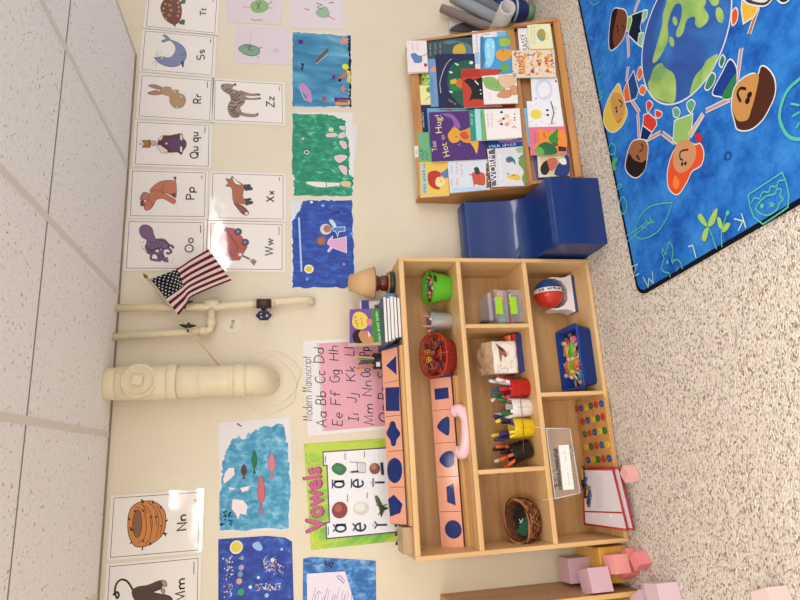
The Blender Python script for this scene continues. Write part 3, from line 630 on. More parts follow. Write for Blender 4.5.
A.base([(435, -80), (762, -70), (752, 185), (430, 172)], '#e2d9de')
A.poly([(590, 75), (640, 40), (670, 70), (665, 105), (615, 105)], '#a8c0a8', True, ol='#7fa08a'); A.line([(590, 20), (625, 30), (600, 45), (630, 60)], .004, '#39413c', True); A.line([(660, 95), (705, 122)], .005, '#c87088'); A.line([(520, 55), (550, 62)], .006, '#c0507a'); A.line([(670, 20), (700, 15)], .008, '#9aa2a8')
A.build('sea_creature_drawing', 'white paper with faint green and pink drawing above the sea painting', 'drawing')
A = Art(WALL, .0005); A.cr(220, 0, 6.154)
A.base([(95, 155), (425, 175), (422, 400), (90, 388)], '#e2d8de')
A.poly([(115, 300), (150, 275), (200, 280), (240, 300), (235, 335), (190, 345), (145, 330)], '#93b29c', True, ol='#2f3c36', ow=.003); A.line([(160, 290), (190, 285), (175, 305), (205, 310)], .003, '#2f3c36', True); A.line([(238, 300), (260, 290)], .004, '#55705e'); A.line([(225, 345), (240, 360)], .004, '#d08898'); A.line([(190, 180), (188, 275)], .0015, '#b4a8b4'); A.disc((345, 310), .018, '#d8ced8')
A.build('green_fish_drawing', 'white paper with a small green fish drawing above the zebra card', 'drawing')

# ------------------------------------------------------------------ posters
GREY = '#5e5a60'
A = Art(WALL, .0005, GLOSS); A.cr(295, 335, 5.714)
pw = [onY(303, 342, 0), onY(308, 436, 0)]
tl = Vector(WALL.ab(308, 436)); tr = Vector(WALL.ab(303, 341)); ex = (tr-tl).normalized(); dn = Vector((ex.y, -ex.x)); wd = (tr-tl).length
Q = lambda a, d: tuple(tl+ex*a*wd+dn*d)
A.base([Q(0, 0), Q(1, 0), Q(1, .56), Q(0, .56)], '#e6e4e2', .0006, px=False)
A.up(); A.ngon([Q(.035, .07), Q(.965, .07), Q(.965, .53), Q(.035, .53)], '#e2abb8')
for k in range(22): A.line_ab([Q(.035, .085+.02*k), Q(.965, .085+.02*k)], .0007, '#cf93a6', up=(k == 0))
A.line_ab([Q(.03, .066), Q(.97, .066)], .0014, '#55505a')
A.stext('Modern Manuscript', (100, 490), (90, 122), .042, .0030, '#6a6670', .1)
P5 = '#2c2230'
for tx, p0, p1 in (('Aa', (180, 528), (180, 440)), ('Bb', (176, 402), (176, 325)), ('Cc', (172, 278), (170, 205)), ('Dd', (166, 162), (162, 75)),
    ('Ee', (270, 520), (270, 445)), ('Ff', (262, 402), (258, 325)), ('Gg', (256, 272), (250, 200)), ('Hh', (250, 148), (244, 62)),
    ('Ii', (362, 495), (362, 450)), ('Jj', (350, 388), (350, 335)), ('Kk', (346, 268), (343, 180)), ('Ll', (338, 120), (335, 72)),
    ('Mm', (450, 515), (445, 395)), ('Nn', (440, 352), (436, 262)), ('Oo', (432, 240), (428, 190)), ('Pp', (425, 120), (420, 70)), ('Qq', (535, 500), (532, 400)), ('Rr', (530, 372), (528, 300)), ('Ss', (528, 250), (524, 180))):
    A.stext(tx, p0, p1, .044, .0042, P5, .12)
A.build('manuscript_poster', 'pink and white handwriting poster titled Modern Manuscript', 'poster')
A = Art(WALL, .0005, GLOSS); A.cr(295, 435, 5)
LIME = brush('swirled_lime_print', [(.3, '#c9c738'), (.45, '#b4cc3c'), (.55, '#8fbe3a'), (.7, '#55a038')], (4, 4, 2.2), dist=3, rough=.35, bump=0)
A.base([(45, 45), (600, 5), (610, 520), (80, 575)], '#b4c43a', side='#d9dcc0')
A.poly([(47, 47), (600, 7), (608, 518), (81, 573)], '#a8c63c', m=LIME)
for c, r_ in (((100, 110), .05), ((150, 500), .055), ((100, 105), .032), ((152, 500), .035), ((110, 300), .05)):
    A.up(); q = A.L(c); A.line_ab([(q[0]+r_*math.cos(i*.4), q[1]+r_*math.sin(i*.4)) for i in range(14)], .0022, '#dfe07c', up=False)
A.poly([(140, 85), (600, 55), (608, 475), (158, 518), (155, 440), (172, 436), (160, 152), (142, 152)], '#ecebee', ol='#5a4a78', ow=.0055)
for dx, dy in ((0, 0), (5, 3), (-5, -3), (5, -5), (-5, 5), (8, 0), (-8, 0)): A.ftext('Vowels', (147+dx, 478+dy), (127+dx, 160+dy), .074, '#8f2f62')
for dx, dy in ((0, 0), (3, 3), (-3, -3), (3, -3), (-3, 3)): A.ftext('Vowels', (142+dx, 476+dy), (122+dx, 161+dy), .068, '#c8608c')
N_ = '#27355e'
def vow(ch, x, y0, y1, mark, my):
    A.stext(ch, (x, y0), (x, y1), .078, .0085, N_)
    if mark == 'm': A.line([(x-58, my+22), (x-58, my-22)], .006, N_)
    else: A.line([(x-64, my+18), (x-52, my), (x-64, my-18)], .006, N_, True)
vow('a', 245, 262, 228, 'm', 245); vow('e', 340, 262, 222, 'm', 242); vow('i', 448, 240, 232, 'm', 238)
vow('a', 254, 484, 445, 's', 465); vow('e', 352, 480, 440, 's', 460); vow('i', 460, 452, 444, 's', 450)
A.poly([(182, 165), (205, 140), (240, 148), (258, 172), (235, 200), (200, 192)], '#2f7a4a', True); A.poly([(192, 165), (210, 150), (240, 165), (225, 185)], '#3f8f58')
A.disc((223, 375), .034, '#8e2f24'); A.disc((216, 366), .016, '#b8604c'); A.line([(190, 375), (183, 380)], .003, '#4a3a2a')
A.disc((330, 368), .027, '#d9d4ce', ry=.034); A.disc((325, 362), .017, '#e9e5e0', ry=.022)
for p in ([(272, 135), (350, 140)], [(272, 185), (350, 188)], [(310, 138), (312, 186)], [(350, 140), (350, 188)]): A.line(p, .003, '#8a8a90')
A.line([(280, 185), (318, 182)], .008, '#2e2a2c'); A.poly([(318, 142), (350, 145), (350, 182), (320, 180)], '#d8d6da')
A.disc((398, 168), .024, '#8a4f3c'); A.disc((392, 160), .012, '#b87c64'); A.poly([(425, 140), (440, 135), (445, 200), (430, 198)], '#4a3f58')
A.poly([(400, 305), (415, 310), (440, 355), (465, 365), (445, 378), (430, 408), (420, 365), (405, 335)], '#4e5a34', True, ol='#2c3420')
for a_, b_ in (((425, 340), (405, 352)), ((435, 372), (415, 400)), ((440, 355), (460, 345))): A.line([a_, b_], .004, '#4e5a34')
for a_ in (((250, 122), (250, 90)), ((346, 112), (346, 82)), ((262, 335), (262, 298)), ((360, 315), (360, 288)), ((152, 138), (152, 105)), ((166, 500), (166, 460))): A.line(a_, .003, '#4a4858')
A.build('vowels_poster', 'green bordered Vowels poster with an apple and an egg', 'poster')
# round paper label
A = Art(WALL, .0005); A.cr(205, 285, 6.667); A.up(); q = A.L((180, 270)); A.base([(q[0]+.035*math.cos(i*.3), q[1]+.042*math.sin(i*.3)) for i in range(21)], '#e6dfce', .0008, px=False)
A.ftext('Flag', (192, 288), (192, 232), .016, '#3a3636')
A.build('flag_label', 'small round paper label reading Flag under the pipes', 'label')

# ================================================================== pipes
PP = mat('#ddd0ae', .38, noise=.04, bump=.15, bscale=25)
t = thing('drain_pipe', 'thick cream painted drain pipe running down from ceiling to wall elbow', 'pipe', (.355, -.095, 1.36))
cxp, cyp = .352, -.098
pz = lambda x, X=cxp, Y=cyp: onY(x, 385, Y).z
zs = {k: pz(k) for k in (106, 118, 156, 170, 176, 198, 232, 246, 260)}
b = MB(); EZ = 1.497
b.tube([(cxp, cyp, HC+.05), (cxp, cyp, EZ+.10), (cxp, cyp, EZ+.052)]+[(cxp, cyp+.098*1.02*(1-math.cos(a*.1745*1.0)), EZ+.05-.05*math.sin(a*.1745)) for a in range(1, 10)]+[(cxp, .02, EZ)], .064, 36)
b.build('pipe', PP, t, smooth=True)
for z0, z1, r_ in ((pz(118), pz(106), .066), (pz(172), pz(118), .070), (pz(178), pz(168), .0745), (pz(200), pz(178), .0665), (pz(234), pz(229), .0655), (pz(246), pz(234), .0695)):
    MB().lathe((cxp, cyp, 0), [(r_-.003, z0), (r_, z0+.004), (r_, z1-.004), (r_-.003, z1)], n=32).build('coupling', PP, t)
zc = pz(142); b = MB(); b.lathe((cxp, cyp-.035, zc), [(.060, 0), (.070, .012), (.070, .034), (.060, .040), (.057, .035), (.04, .035)], ax=(0, -1, 0), n=32)
co_ = b.build('cleanout_cap', PP, t); MB().cbox((cxp, cyp-.088, zc), (.040, .022, .040), ry=.06).build('square_plug', PP, co_, bevel=.003)
b = MB()
rd = random.Random(5)
for (r_, h_) in ((.138, .006), (.108, .011)):
    q = cat([(cxp+(r_*rd.uniform(.8, 1.12))*math.cos(i*6.283/11), 1.470+(r_*rd.uniform(.8, 1.1))*math.sin(i*6.283/11)*.95) for i in range(11)]); b.prism(WALL, q, 0, h_)
b.build('plaster_patch', PAINT, t, bevel=.002)
t = thing('water_pipes', 'pair of thin cream water pipes joined by a crosspiece beside the flag', 'pipes', (.7, -.045, 1.28))
r_ = .0165; y_ = -.045
P1 = lambda x, y: onY(x, y, y_)
a0 = P1(118, 308); a1 = P1(308, 300); xx = (a0.x+a1.x)/2
b = MB(); b.tube([(a0.x, y_, HC+.02), (a0.x+.003, y_, 1.7), (a1.x, y_, 1.34), (a1.x, y_, 1.305), (a1.x, y_+.012, 1.29), (a1.x, 0, 1.287)], r_, 16)
b.build('pipe', PP, t, smooth=True)
c0 = P1(116, 337); c1 = P1(211, 331); d1 = P1(211, 308)
b = MB(); b.tube([(c0.x, y_, HC+.02), (c1.x, y_, c1.z+.02), (c1.x+.006, y_, c1.z+.004), (c1.x+.022, y_, c1.z), (d1.x, y_, c1.z)], r_, 16); b.build('pipe', PP, t, smooth=True)
for z_ in (c1.z,): MB().cyl((xx, y_, z_-.03), (xx, y_, z_+.03), .020, n=16).build('fitting', PP, t)
MB().cyl((c1.x, y_, c1.z+.02), (c1.x, y_, c1.z+.05), .020, n=16).build('fitting', PP, t)
MB().cyl((c1.x+.02, y_, c1.z), (c1.x+.055, y_, c1.z), .020, n=16).build('fitting', PP, t)
vz = P1(264, 302).z; BR = mat('#4a3a30', .5, metal=.4)
b = MB(); b.cyl((xx, y_, vz-.032), (xx, y_, vz+.032), .023, n=8); b.cyl((xx, y_, vz), (xx-.03, y_-.012, vz), .013, n=10); b.cyl((xx-.03, y_-.012, vz), (xx-.06, y_-.025, vz), .006, n=8)
o = b.build('valve', BR, t); tag(o, 'dark brass valve')
c_ = Vector((xx-.062, y_-.027, vz)); ax = Vector((-.9, -.42, 0)).normalized(); u_ = Vector((0, 0, 1)); v_ = ax.cross(u_)
b = MB(); pts = [c_+u_*math.cos(i*6.283/24)*(.027+.003*math.cos(i*6.283/4))+v_*math.sin(i*6.283/24)*(.027+.003*math.cos(i*6.283/4)) for i in range(25)]; b.tube(pts, .0055, 8)
for i in range(3): b.cyl(c_, pts[i*8], .004, n=6)
b.cyl(c_-ax*.006, c_+ax*.006, .009, n=10); o = b.build('valve_handle', mat('#23245a', .35), t)
PC = mat('#d8b8a0', .5)
for dz in (-.040, .040): MB().cyl((xx, y_, vz+dz-.008), (xx, y_, vz+dz+.008), .019, n=14).build('copper_joint', PC, t)

# ================================================================== flag
fy = -.085
FL = Fr((0, fy, 0), (1, 0, 0), (0, 0, 1))
t = thing('small_flag', 'small American flag on a wooden stick tied across the water pipes', 'flag', tuple(onY(222, 368, fy)))
q0 = onY(147, 278, fy); q1 = onY(222, 369, fy)
MB().tube([q0, q1], .0042, 8).build('flag_stick', mat('#c9b48c', .5), t)
d_ = (q0-q1).normalized(); b = MB(); b.lathe(q0, [(.004, -.002), (.0075, .006), (.0075, .012), (.004, .02), (.001, .028)], ax=d_, n=12); b.build('finial', mat('#8a6a34', .35, metal=.6), t)
# cloth: grid between traced edges, rippled
def fp(x, y): return (135+x/6.667, 240+y/6.667)
hoist = [fp(100, 262), fp(150, 318), fp(200, 385), fp(245, 442), fp(290, 502)]
fly = [fp(488, 62), fp(530, 115), fp(570, 170), fp(610, 225), fp(645, 268)]
top = [fp(100, 262), fp(265, 198), fp(380, 125), fp(488, 62)]
bot = [fp(290, 502), fp(345, 430), fp(370, 385), fp(500, 325), fp(645, 268)]
def samp(P, t_):
    k = t_*(len(P)-1); i = min(int(k), len(P)-2); f = k-i; return Vector((P[i][0]*(1-f)+P[i+1][0]*f, P[i][1]*(1-f)+P[i+1][1]*f))
topc, botc, hc_, fc_ = cat(top, False, 6), cat(bot, False, 6), cat(hoist, False, 6), cat(fly, False, 6)
NU, NV = 40, 39
b = MB(); b.use(ink(.75, name='flag_cloth')); RED, WHT, NVY = C('#6e1a26'), C('#dcc8c4'), C('#15182c')
G = []
for i in range(NU+1):
    row = []
    for j in range(NV+1):
        u, v = i/NU, j/NV
        p = samp(topc, u)*(1-v)+samp(botc, u)*v+samp(hc_, v)*(1-u)+samp(fc_, v)*u-(Vector(top[0])*(1-u)*(1-v)+Vector(top[-1])*u*(1-v)+Vector(bot[0])*(1-u)*v+Vector(bot[-1])*u*v)
        yy = fy-.004-.016*u*(.4+.6*math.sin(u*7+v*3)**2)-.012*u
        row.append(b.v(onY(p.x, p.y, yy)))
    G.append(row)
for i in range(NU):
    for j in range(NV):
        c = RED if (j//3) % 2 == 0 else WHT
        if i < 15 and j < 21: c = NVY
        b.face([G[i][j], G[i][j+1], G[i+1][j+1], G[i+1][j]], c, True)
fo = b.build('flag_cloth', None, t)
b = MB(); b.use(fo.data.materials[0])
for r in range(9):
    for k in range(6 if r % 2 == 0 else 5):
        u = (k+.5+(.5 if r % 2 else 0))/6*15/NU; v = (r+.6)/9.4*21/NV*1.0
        p = samp(topc, u)*(1-v)+samp(botc, u)*v+samp(hc_, v)*(1-u)+samp(fc_, v)*u-(Vector(top[0])*(1-u)*(1-v)+Vector(top[-1])*u*(1-v)+Vector(bot[0])*(1-u)*v+Vector(bot[-1])*u*v)
        yy = fy-.005-.016*u*(.4+.6*math.sin(u*7+v*3)**2)-.012*u
        ctr = onY(p.x, p.y, yy); vs = []
        for q in range(10):
            rr_ = .0046 if q % 2 == 0 else .0022; a_ = q*.6283+.7; vs.append(b.v(ctr+Vector((math.cos(a_)*rr_, -.0004, math.sin(a_)*rr_))))
        b.face(vs, C('#d8d0d0'))
b.build('stars', None, fo)
for (x, y) in ((185, 303), (188, 327)):
    p = onY(x, y, -.07); b = MB(); b.tube([p+Vector((.008, -.012, .035)), p+Vector((0, -.016, .008)), p+Vector((0, -.016, -.008)), p+Vector((.004, -.01, -.035))], [.002, .009, .009, .002], 8); b.tube(cat([p+Vector((.021*math.cos(a_*.7), .02+.026*math.sin(a_*.7), 0)) for a_ in range(9)], True, 2), .004, 6)
    b.build('black_tie', mat('#1c1a1e', .6), t)
# ================================================================== the toy shelf
SX0, SX1, SYF, SYB = -.396, .853, -.268, -.010
ZT, ZA, ZB, ZC = .918, .656, .340, .022
t = thing('toy_shelf', 'low maple toy shelf with three tiers of open cubbies', 'shelf', (.228, -.14, 0))
MB().box((SX0, SYF, 0), (SX0+.018, SYB, ZT)).build('side_panel', MZ, t, bevel=.003)
MB().box((SX1-.018, SYF, 0), (SX1, SYB, ZT)).build('side_panel', MZ, t, bevel=.003)
MB().box((SX0+.018, SYF, ZT-.022), (SX1-.018, SYB, ZT)).build('top_panel', MX, t, bevel=.0025)
for z in (ZA, ZB): MB().box((SX0+.018, SYF, z-.021), (SX1-.018, SYB-.008, z)).build('shelf_board', MX, t, bevel=.0025)
MB().box((SX0+.018, SYF, .003), (SX1-.018, SYB-.008, ZC)).build('bottom_board', MX, t, bevel=.0025)
MB().box((SX0+.018, SYB-.008, 0), (SX1-.018, SYB-.001, ZT-.022)).build('back_panel', wood('maple_back', '#b98a58', '#c69a66', '#cda473'), t)
for x, z0, z1 in ((.538, ZB, ZA-.021), (-.079, ZB, ZA-.021), (.228, ZC, ZB-.021)):
    MB().box((x-.009, SYF+.002, z0), (x+.009, SYB-.008, z1)).build('divider', MZ, t, bevel=.002)
def shapes_tray(label, x0, x1, yb, zb, y0, z0, y1, z1, yfr, draws, rail):
    """wooden tray with five salmon cards leaning in it; (y0,z0)-(y1,z1) is the slope of the cards"""
    t = thing('shape_card_tray', label, 'tray', ((x0+x1)/2, (yfr+yb)/2, zb), 'trays of blue geometric shape cards')
    b = MB(); b.box((x0, yfr, zb), (x1, yfr+.012, zb+rail)); b.box((x0, yfr+.012, zb), (x1, yb, zb+.010)); b.build('frame', wood('tray_maple', '#b98b52', '#c99b60', '#d2a86e'), t, bevel=.002)
    MB().box((x0, yfr+.014, zb+.01), (x1, yfr+.022, z0-.004)).build('rail', wood('tray_maple_rail', '#a87c48', '#bb8d54', '#c99c62'), t, bevel=.0015)
    fr = Fr((0, y0, z0), (1, 0, 0), (0, y1-y0, z1-z0)); Ls = math.hypot(y1-y0, z1-z0)
    n = 5; w = (x1-x0-.004)/n
    for i in range(n):
        A = Art(fr, -.004, COVER); a0 = x0+.002+i*w
        A.base([(a0+.001, .0), (a0+w-.001, .0), (a0+w-.001, Ls), (a0+.001, Ls)], '#eab096', .004, side='#c98a6e', px=False)
        draws[i](A); A.build('shape_card', parent=t)
    # dark ends of the cards' holder
    MB().prism(fr, [(x1-.002, 0), (x1+.012, 0), (x1+.012, Ls), (x1-.002, Ls)], -.012, 0).build('end_board', mat('#28386c', .4), t, bevel=.001)
    MB().prism(fr, [(x0, 0), (x1, 0), (x1, Ls-.004), (x0, Ls-.004)], -.012, -.005).build('backing', mat('#3a4468', .6), t)
    return t
BL = '#1a3a80'
def pl(*pts, sm=False): return lambda A: A.cr(370, 380, 3.16).poly(pts, BL, sm)
top_draws = [lambda A: A.cr(370, 380, 3.16).poly([(57, 377), (75, 362), (103, 392), (96, 420), (64, 432)], BL),
 lambda A: A.cr(370, 380, 3.16).poly([(54, 285), (60, 258), (78, 246), (96, 258), (102, 285), (96, 313), (78, 326), (60, 313)], BL, True),
 lambda A: A.cr(370, 380, 3.16).poly([(60, 148), (66, 132), (78, 132), (84, 150), (96, 170), (84, 190), (80, 207), (68, 207), (64, 190), (52, 170)], BL, True),
 lambda A: A.cr(370, 380, 3.16).poly([(48, 24), (92, 22), (94, 98), (50, 98)], BL),
 lambda A: A.cr(340, 335, 9.225).poly([(425, 283), (518, 190), (523, 368)], BL)]
shapes_tray('wooden tray of blue triangle, rectangle, curved, oval and pentagon cards on shelf top', -.266, .462, -.075, ZT, -.222, .938, -.128, .990, -.256, top_draws, .014)
mid_draws = [lambda A: A.cr(370, 380, 3.16).disc((263, 472), .037, BL, 24),
 lambda A: A.cr(370, 380, 3.16).poly([(241, 338), (264, 325), (271, 397), (244, 386)], BL),
 lambda A: A.cr(370, 380, 3.16).poly([(219, 250), (236, 228), (260, 225), (267, 245), (264, 268), (245, 277), (228, 268)], BL, True),
 lambda A: A.cr(370, 380, 3.16).poly([(212, 148), (226, 126), (248, 116), (252, 145), (248, 175), (228, 166)], BL, True),
 lambda A: A.cr(370, 380, 3.16).poly([(203, 28), (247, 23), (250, 58), (206, 63)], BL)]
shapes_tray('wooden tray of blue circle, trapezoid and rounded triangle cards on the upper cubby shelf', -.382, .338, -.03, ZA, -.130, .680, -.080, .764, -.160, mid_draws, .016)

# ---- things on the shelf top
t = thing('table_lamp', 'small lamp with tan tapered shade at the right end of the shelf top', 'lamp', (.775, -.125, ZT))
MB().lathe((.775, -.125, ZT), [(.052, 0), (.055, .004), (.055, .02), (.048, .024)], n=28).build('base', mat('#24302c', .4), t)
MB().lathe((.775, -.125, ZT+.024), [(.050, 0), (.050, .006)], n=28).build('wooden_disc', mat('#b98850', .5), t)
MB().lathe((.775, -.125, ZT+.030), [(.034, 0), (.038, .008), (.036, .026), (.030, .036), (.037, .046), (.036, .058), (.020, .064)], n=24).build('lamp_body', mat('#5e1f18', .2), t)
MB().lathe((.775, -.125, ZT+.094), [(.012, 0), (.012, .03)], n=16).build('neck', mat('#d8d2ca', .5), t)
b = MB(); n = 40
rA = [b.v(Vector((.775+.074*math.cos(6.2832*i/n), -.125+.074*math.sin(6.2832*i/n), 1.012))) for i in range(n)]
rB = [b.v(Vector((.775+.036*math.cos(6.2832*i/n), -.125+.036*math.sin(6.2832*i/n), 1.124))) for i in range(n)]
for i in range(n): b.face([rA[i], rA[(i+1) % n], rB[(i+1) % n], rB[i]], None, True)
s_ = b.build('lamp_shade', mat('#cfa878', .7), t, solid=.002)
b = MB(); b.tube([Vector((.775+.0745*math.cos(6.2832*i/n), -.125+.0745*math.sin(6.2832*i/n), 1.012)) for i in range(n+1)], .0022, 6); b.build('rim', mat('#7c5434', .5), s_)
b = MB(); b.box((.655, -.10, ZT), (.70, -.06, ZT+.155)); o = b.build('storage_box', mat('#dedbe0', .5), bevel=.004)
tag(o, 'white box with a purple upper band behind the tan lamp', 'box')
MB().box((.6545, -.1005, ZT+.115), (.7005, -.0595, ZT+.150)).build('purple_band', mat('#46358e', .4), o)
MB().box((.660, -.1012, ZT+.07), (.68, -.1002, ZT+.09)).build('print', mat('#7a2c4c', .4), o)
b = MB(); b.cbox((.685, -.17, ZT+.028), (.05, .05, .052), rz=.3); tag(b.build('cloth_bundle', mat('#5d86b4', .8, noise=.2, bump=.6, bscale=40), bevel=.015, seg=4), 'pale blue cloth bundle beside the foot of the lamp', 'cloth')
ST = ['#26304a', '#3a3c40', '#b7b2b0', '#2c2c34', '#4a5a74']
for i in range(5):
    t = thing('workbook', ['bottom', 'second lowest', 'middle', 'second highest', 'topmost'][i]+' of the five white-edged workbooks stacked on the shelf top', 'book', (.6, -.17, ZT+.0152*i), 'workbooks stacked on the shelf top')
    z0 = ZT+.0152*i; dx = .003*((i*7) % 3); A_ = -.03*i
    b = MB(); b.box((.497+dx-.006*i, -.247, z0+.002), (.672+dx, -.06, z0+.0132)); b.build('pages', brush('page_edges', [(.3, '#d5d0ce'), (.6, '#eeeae8')], (3, 3, 900), bump=0), t)
    b = MB(); b.box((.494+dx-.006*i, -.249, z0+.0002), (.674+dx, -.058, z0+.0018)); b.box((.494+dx-.006*i, -.249, z0+.0134), (.674+dx, -.058, z0+.0148)); b.box((.491+dx-.006*i, -.249, z0+.0002), (.497+dx-.006*i, -.058, z0+.0148)); b.build('cover', mat(ST[i], .4), t)
# picture book leaning above the stack
fr = Fr((0, -.172, .995), (1, .04, 0), (0, .30, 1))
t = thing('picture_book', 'purple and green picture book with a boy, standing on the workbook stack', 'book', (.55, -.14, .995))
A = Art(fr, 0, COVER); A.cr(340, 260, 6.667)
A.base([(78, 335), (300, 325), (312, 545), (75, 560)], '#7b5aa6', .010, side='#e6e2dc')
A.poly([(78, 337), (228, 330), (235, 553), (77, 558)], '#8160ac'); A.poly([(222, 330), (300, 326), (311, 544), (230, 553)], '#4a9a3c')
A.poly([(95, 400), (110, 360), (150, 350), (190, 375), (200, 420), (180, 460), (130, 465), (98, 440)], '#e8d060', True)
A.poly([(190, 400), (225, 400), (220, 440), (195, 435)], '#d88a9c', True)
A.poly([(130, 500), (160, 475), (215, 495), (230, 553), (140, 556)], '#c89468', True); A.poly([(95, 515), (110, 478), (150, 470), (135, 500), (150, 540), (160, 556), (110, 556)], '#3a241c', True)
A.poly([(195, 470), (212, 500), (205, 525)], '#eee8e4')
A.ftext("LET'S", (135, 445), (122, 378), .011, '#5a3a7a'); sq(A, ((165, 440), (155, 385)), '#5a3a7a', .002, 6)
sq(A, ((283, 540), (262, 345)), '#f0f0ea', .0035, 18)
A.build('cover', parent=t)
MB().prism(fr, [fr.ab(340+x/6.667, 260+y/6.667) for x, y in ((65, 350), (290, 340), (300, 560), (62, 575))], -.024, -.004).build('pages', mat('#cdb79c', .7), t)
# pencil cup
t = thing('pencil_cup', 'black cup full of coloured pencils behind the triangle card', 'cup', (.425, -.07, ZT))
MB().lathe((.425, -.062, ZT), [(.034, 0), (.037, .10), (.034, .10), (.031, .01)], n=24).build('cup', mat('#1e1c20', .4), t)
tag(MB().cbox((.405, -.099, ZT+.085), (.02, .002, .018)).build('sticker', mat('#d8d4d2', .5), t), 'pale sticker')
rd = random.Random(4)
for i, c in enumerate(('#2e6a4a', '#c88a4a', '#d8b070', '#3a6a3a', '#b8482c', '#e0a060', '#28486a', '#c86a34', '#7a8a5a')):
    a = rd.uniform(0, 6.28); r0 = rd.uniform(.005, .022); L_ = rd.uniform(.145, .175)
    p0 = Vector((.425+r0*.3*math.cos(a), -.062+r0*.3*math.sin(a), ZT+.01)); p1 = p0+Vector((math.cos(a)*.03-.012, math.sin(a)*.02-.01, L_))
    q = thing('pencil', ('dark green', 'tan', 'pale yellow', 'leaf green', 'red', 'light orange', 'dark blue', 'orange', 'grey-green')[i]+' pencil standing in the black cup on the shelf top', 'pencil', tuple(p0), 'pencils in the black cup')
    MB().cyl(p0, p1, .0036, n=6).build('shaft', mat(c, .4), q); d = (p1-p0).normalized()
    MB().cyl(p1, p1+d*.010, .0036, .0008, n=6).build('point', mat('#d8b48a', .6), q)
# tan wooden block with a spiral of little cards behind
o = MB().box((-.372, -.235, ZT), (-.272, -.112, ZT+.040)).build('wooden_block', wood('pale_ash', '#a98a66', '#b59672', '#bf9f7a', axis=0), bevel=.002)
tag(o, 'plain tan wooden block at the left end of the shelf top', 'block')
t = thing('card_file', 'row of small black and white cards standing behind the tan block', 'cards', (-.31, -.09, ZT))
for i in range(7):
    MB().cbox((-.368+.018*i, -.088, ZT+.022), (.003, .03, .044), rz=.5, ry=.2).build('small_card', mat(('#e2dfdc', '#26262a')[i % 2], .5), t)

# ---- upper cubby row
t = thing('green_tub', 'bright green plastic tub with handle holes holding brown beads', 'tub', (.752, -.135, ZA))
LG = mat('#5cb52a', .35)
b = MB(); n = 48
def ringp(r, z, k=0): return [b.v(Vector((.752+r*math.cos(6.2832*i/n), -.135+r*.92*math.sin(6.2832*i/n), ZA+z+k*max(0, math.sin(6.2832*i/n)+.25)*1.25))) for i in range(n)]
R_ = [ringp(.056, .0), ringp(.058, .004), ringp(.070, .06), ringp(.0755, .088, .004), ringp(.077, .094, .014), ringp(.080, .095, .014), ringp(.080, .097, .014), ringp(.0745, .097, .014), ringp(.072, .085, .003), ringp(.055, .006)]
b.loft(R_, True); b.build('bowl', LG, t)
for a_ in (-1.25, 1.9):
    p = Vector((.752+.076*math.cos(a_), -.135+.0705*math.sin(a_), ZA+.083)); M = Matrix.Translation(p) @ Matrix.Rotation(a_+1.5708, 4, 'Z')
    b = MB(); b.prism(Fr(M @ Vector((0, .0, 0)), M.to_3x3() @ Vector((1, 0, 0)), M.to_3x3() @ Vector((0, -.15, 1))), [(.019*math.cos(i*.35)**1*1, .008*math.sin(i*.35)) for i in range(18)], -.004, .0012); b.build('handle_hole', mat('#35301c', .6), t)
rd = random.Random(8)
b0 = None
BC = ['#8a5a44', '#b07a5c', '#c99a80', '#5a3a2c', '#d8c0b0', '#a04a44', '#7a6a58']
for i in range(46):
    a = rd.uniform(0, 6.28); r = .064*math.sqrt(rd.random()); x = .752+r*math.cos(a); y = -.135+r*.9*math.sin(a); z = ZA+.086+rd.uniform(0, .010)
    c = rd.choice(BC); o = MB().ball((x, y, z), rd.uniform(.006, .010), 8, sc=(1, 1, .8)).build('bead', mat(c, .4))
    tag(o, 'small round bead among the brown and pink beads in the green tub', 'bead', 'beads in the green tub')
t = thing('metal_bucket', 'small galvanised metal bucket between green tub and red basket', 'bucket', (.592, -.125, ZA))
b = MB(); prof = [(.036, 0), (.037, .003)]+[(.038+.0125*k/24+(.0006 if k % 2 else 0), .006+.096*k/24) for k in range(25)]+[(.053, .104), (.053, .107), (.050, .107), (.038, .006)]
b.lathe((.592, -.125, ZA), prof, n=36); b.build('bucket', mat('#c4c5c3', .34, metal=.75), t)
for sx in (-1, 1): MB().cbox((.592+.05*sx, -.125, ZA+.098), (.006, .014, .014)).build('ear', mat('#8a8b8a', .35, metal=.8), t)
h = cat([Vector((.592+.052*math.cos(3.1416*i/8), -.125-.012-.03*math.sin(3.1416*i/8), ZA+.098+.004-.035*math.sin(3.1416*i/8))) for i in range(9)], False); h = [Vector(q) for q in h]
MB().tube(h, .0014, 6).build('handle', mat('#77777a', .3, metal=.9), t)
for i, (dx, dy, lx, ly, lz, c, nm) in enumerate(((-.02, .01, .0, .0, .135, '#d8a890', 'peach'), (-.028, -.01, -.02, -.005, .118, '#e0a0a0', 'pink'), (.01, .0, .02, -.01, .150, '#c88a78', 'terracotta'), (.02, .015, .022, .0, .120, '#b8a090', 'beige'), (0, -.02, .004, -.015, .112, '#f0e0dc', 'white'))):
    p0 = Vector((.592+dx, -.125+dy, ZA+.03)); q = MB().cyl(p0, p0+Vector((lx, ly, lz-.03)), .0055, n=10); tag(q.build('crayon', mat(c, .5)), nm+' fat crayon standing in the metal bucket', 'crayon', 'crayons in the metal bucket')
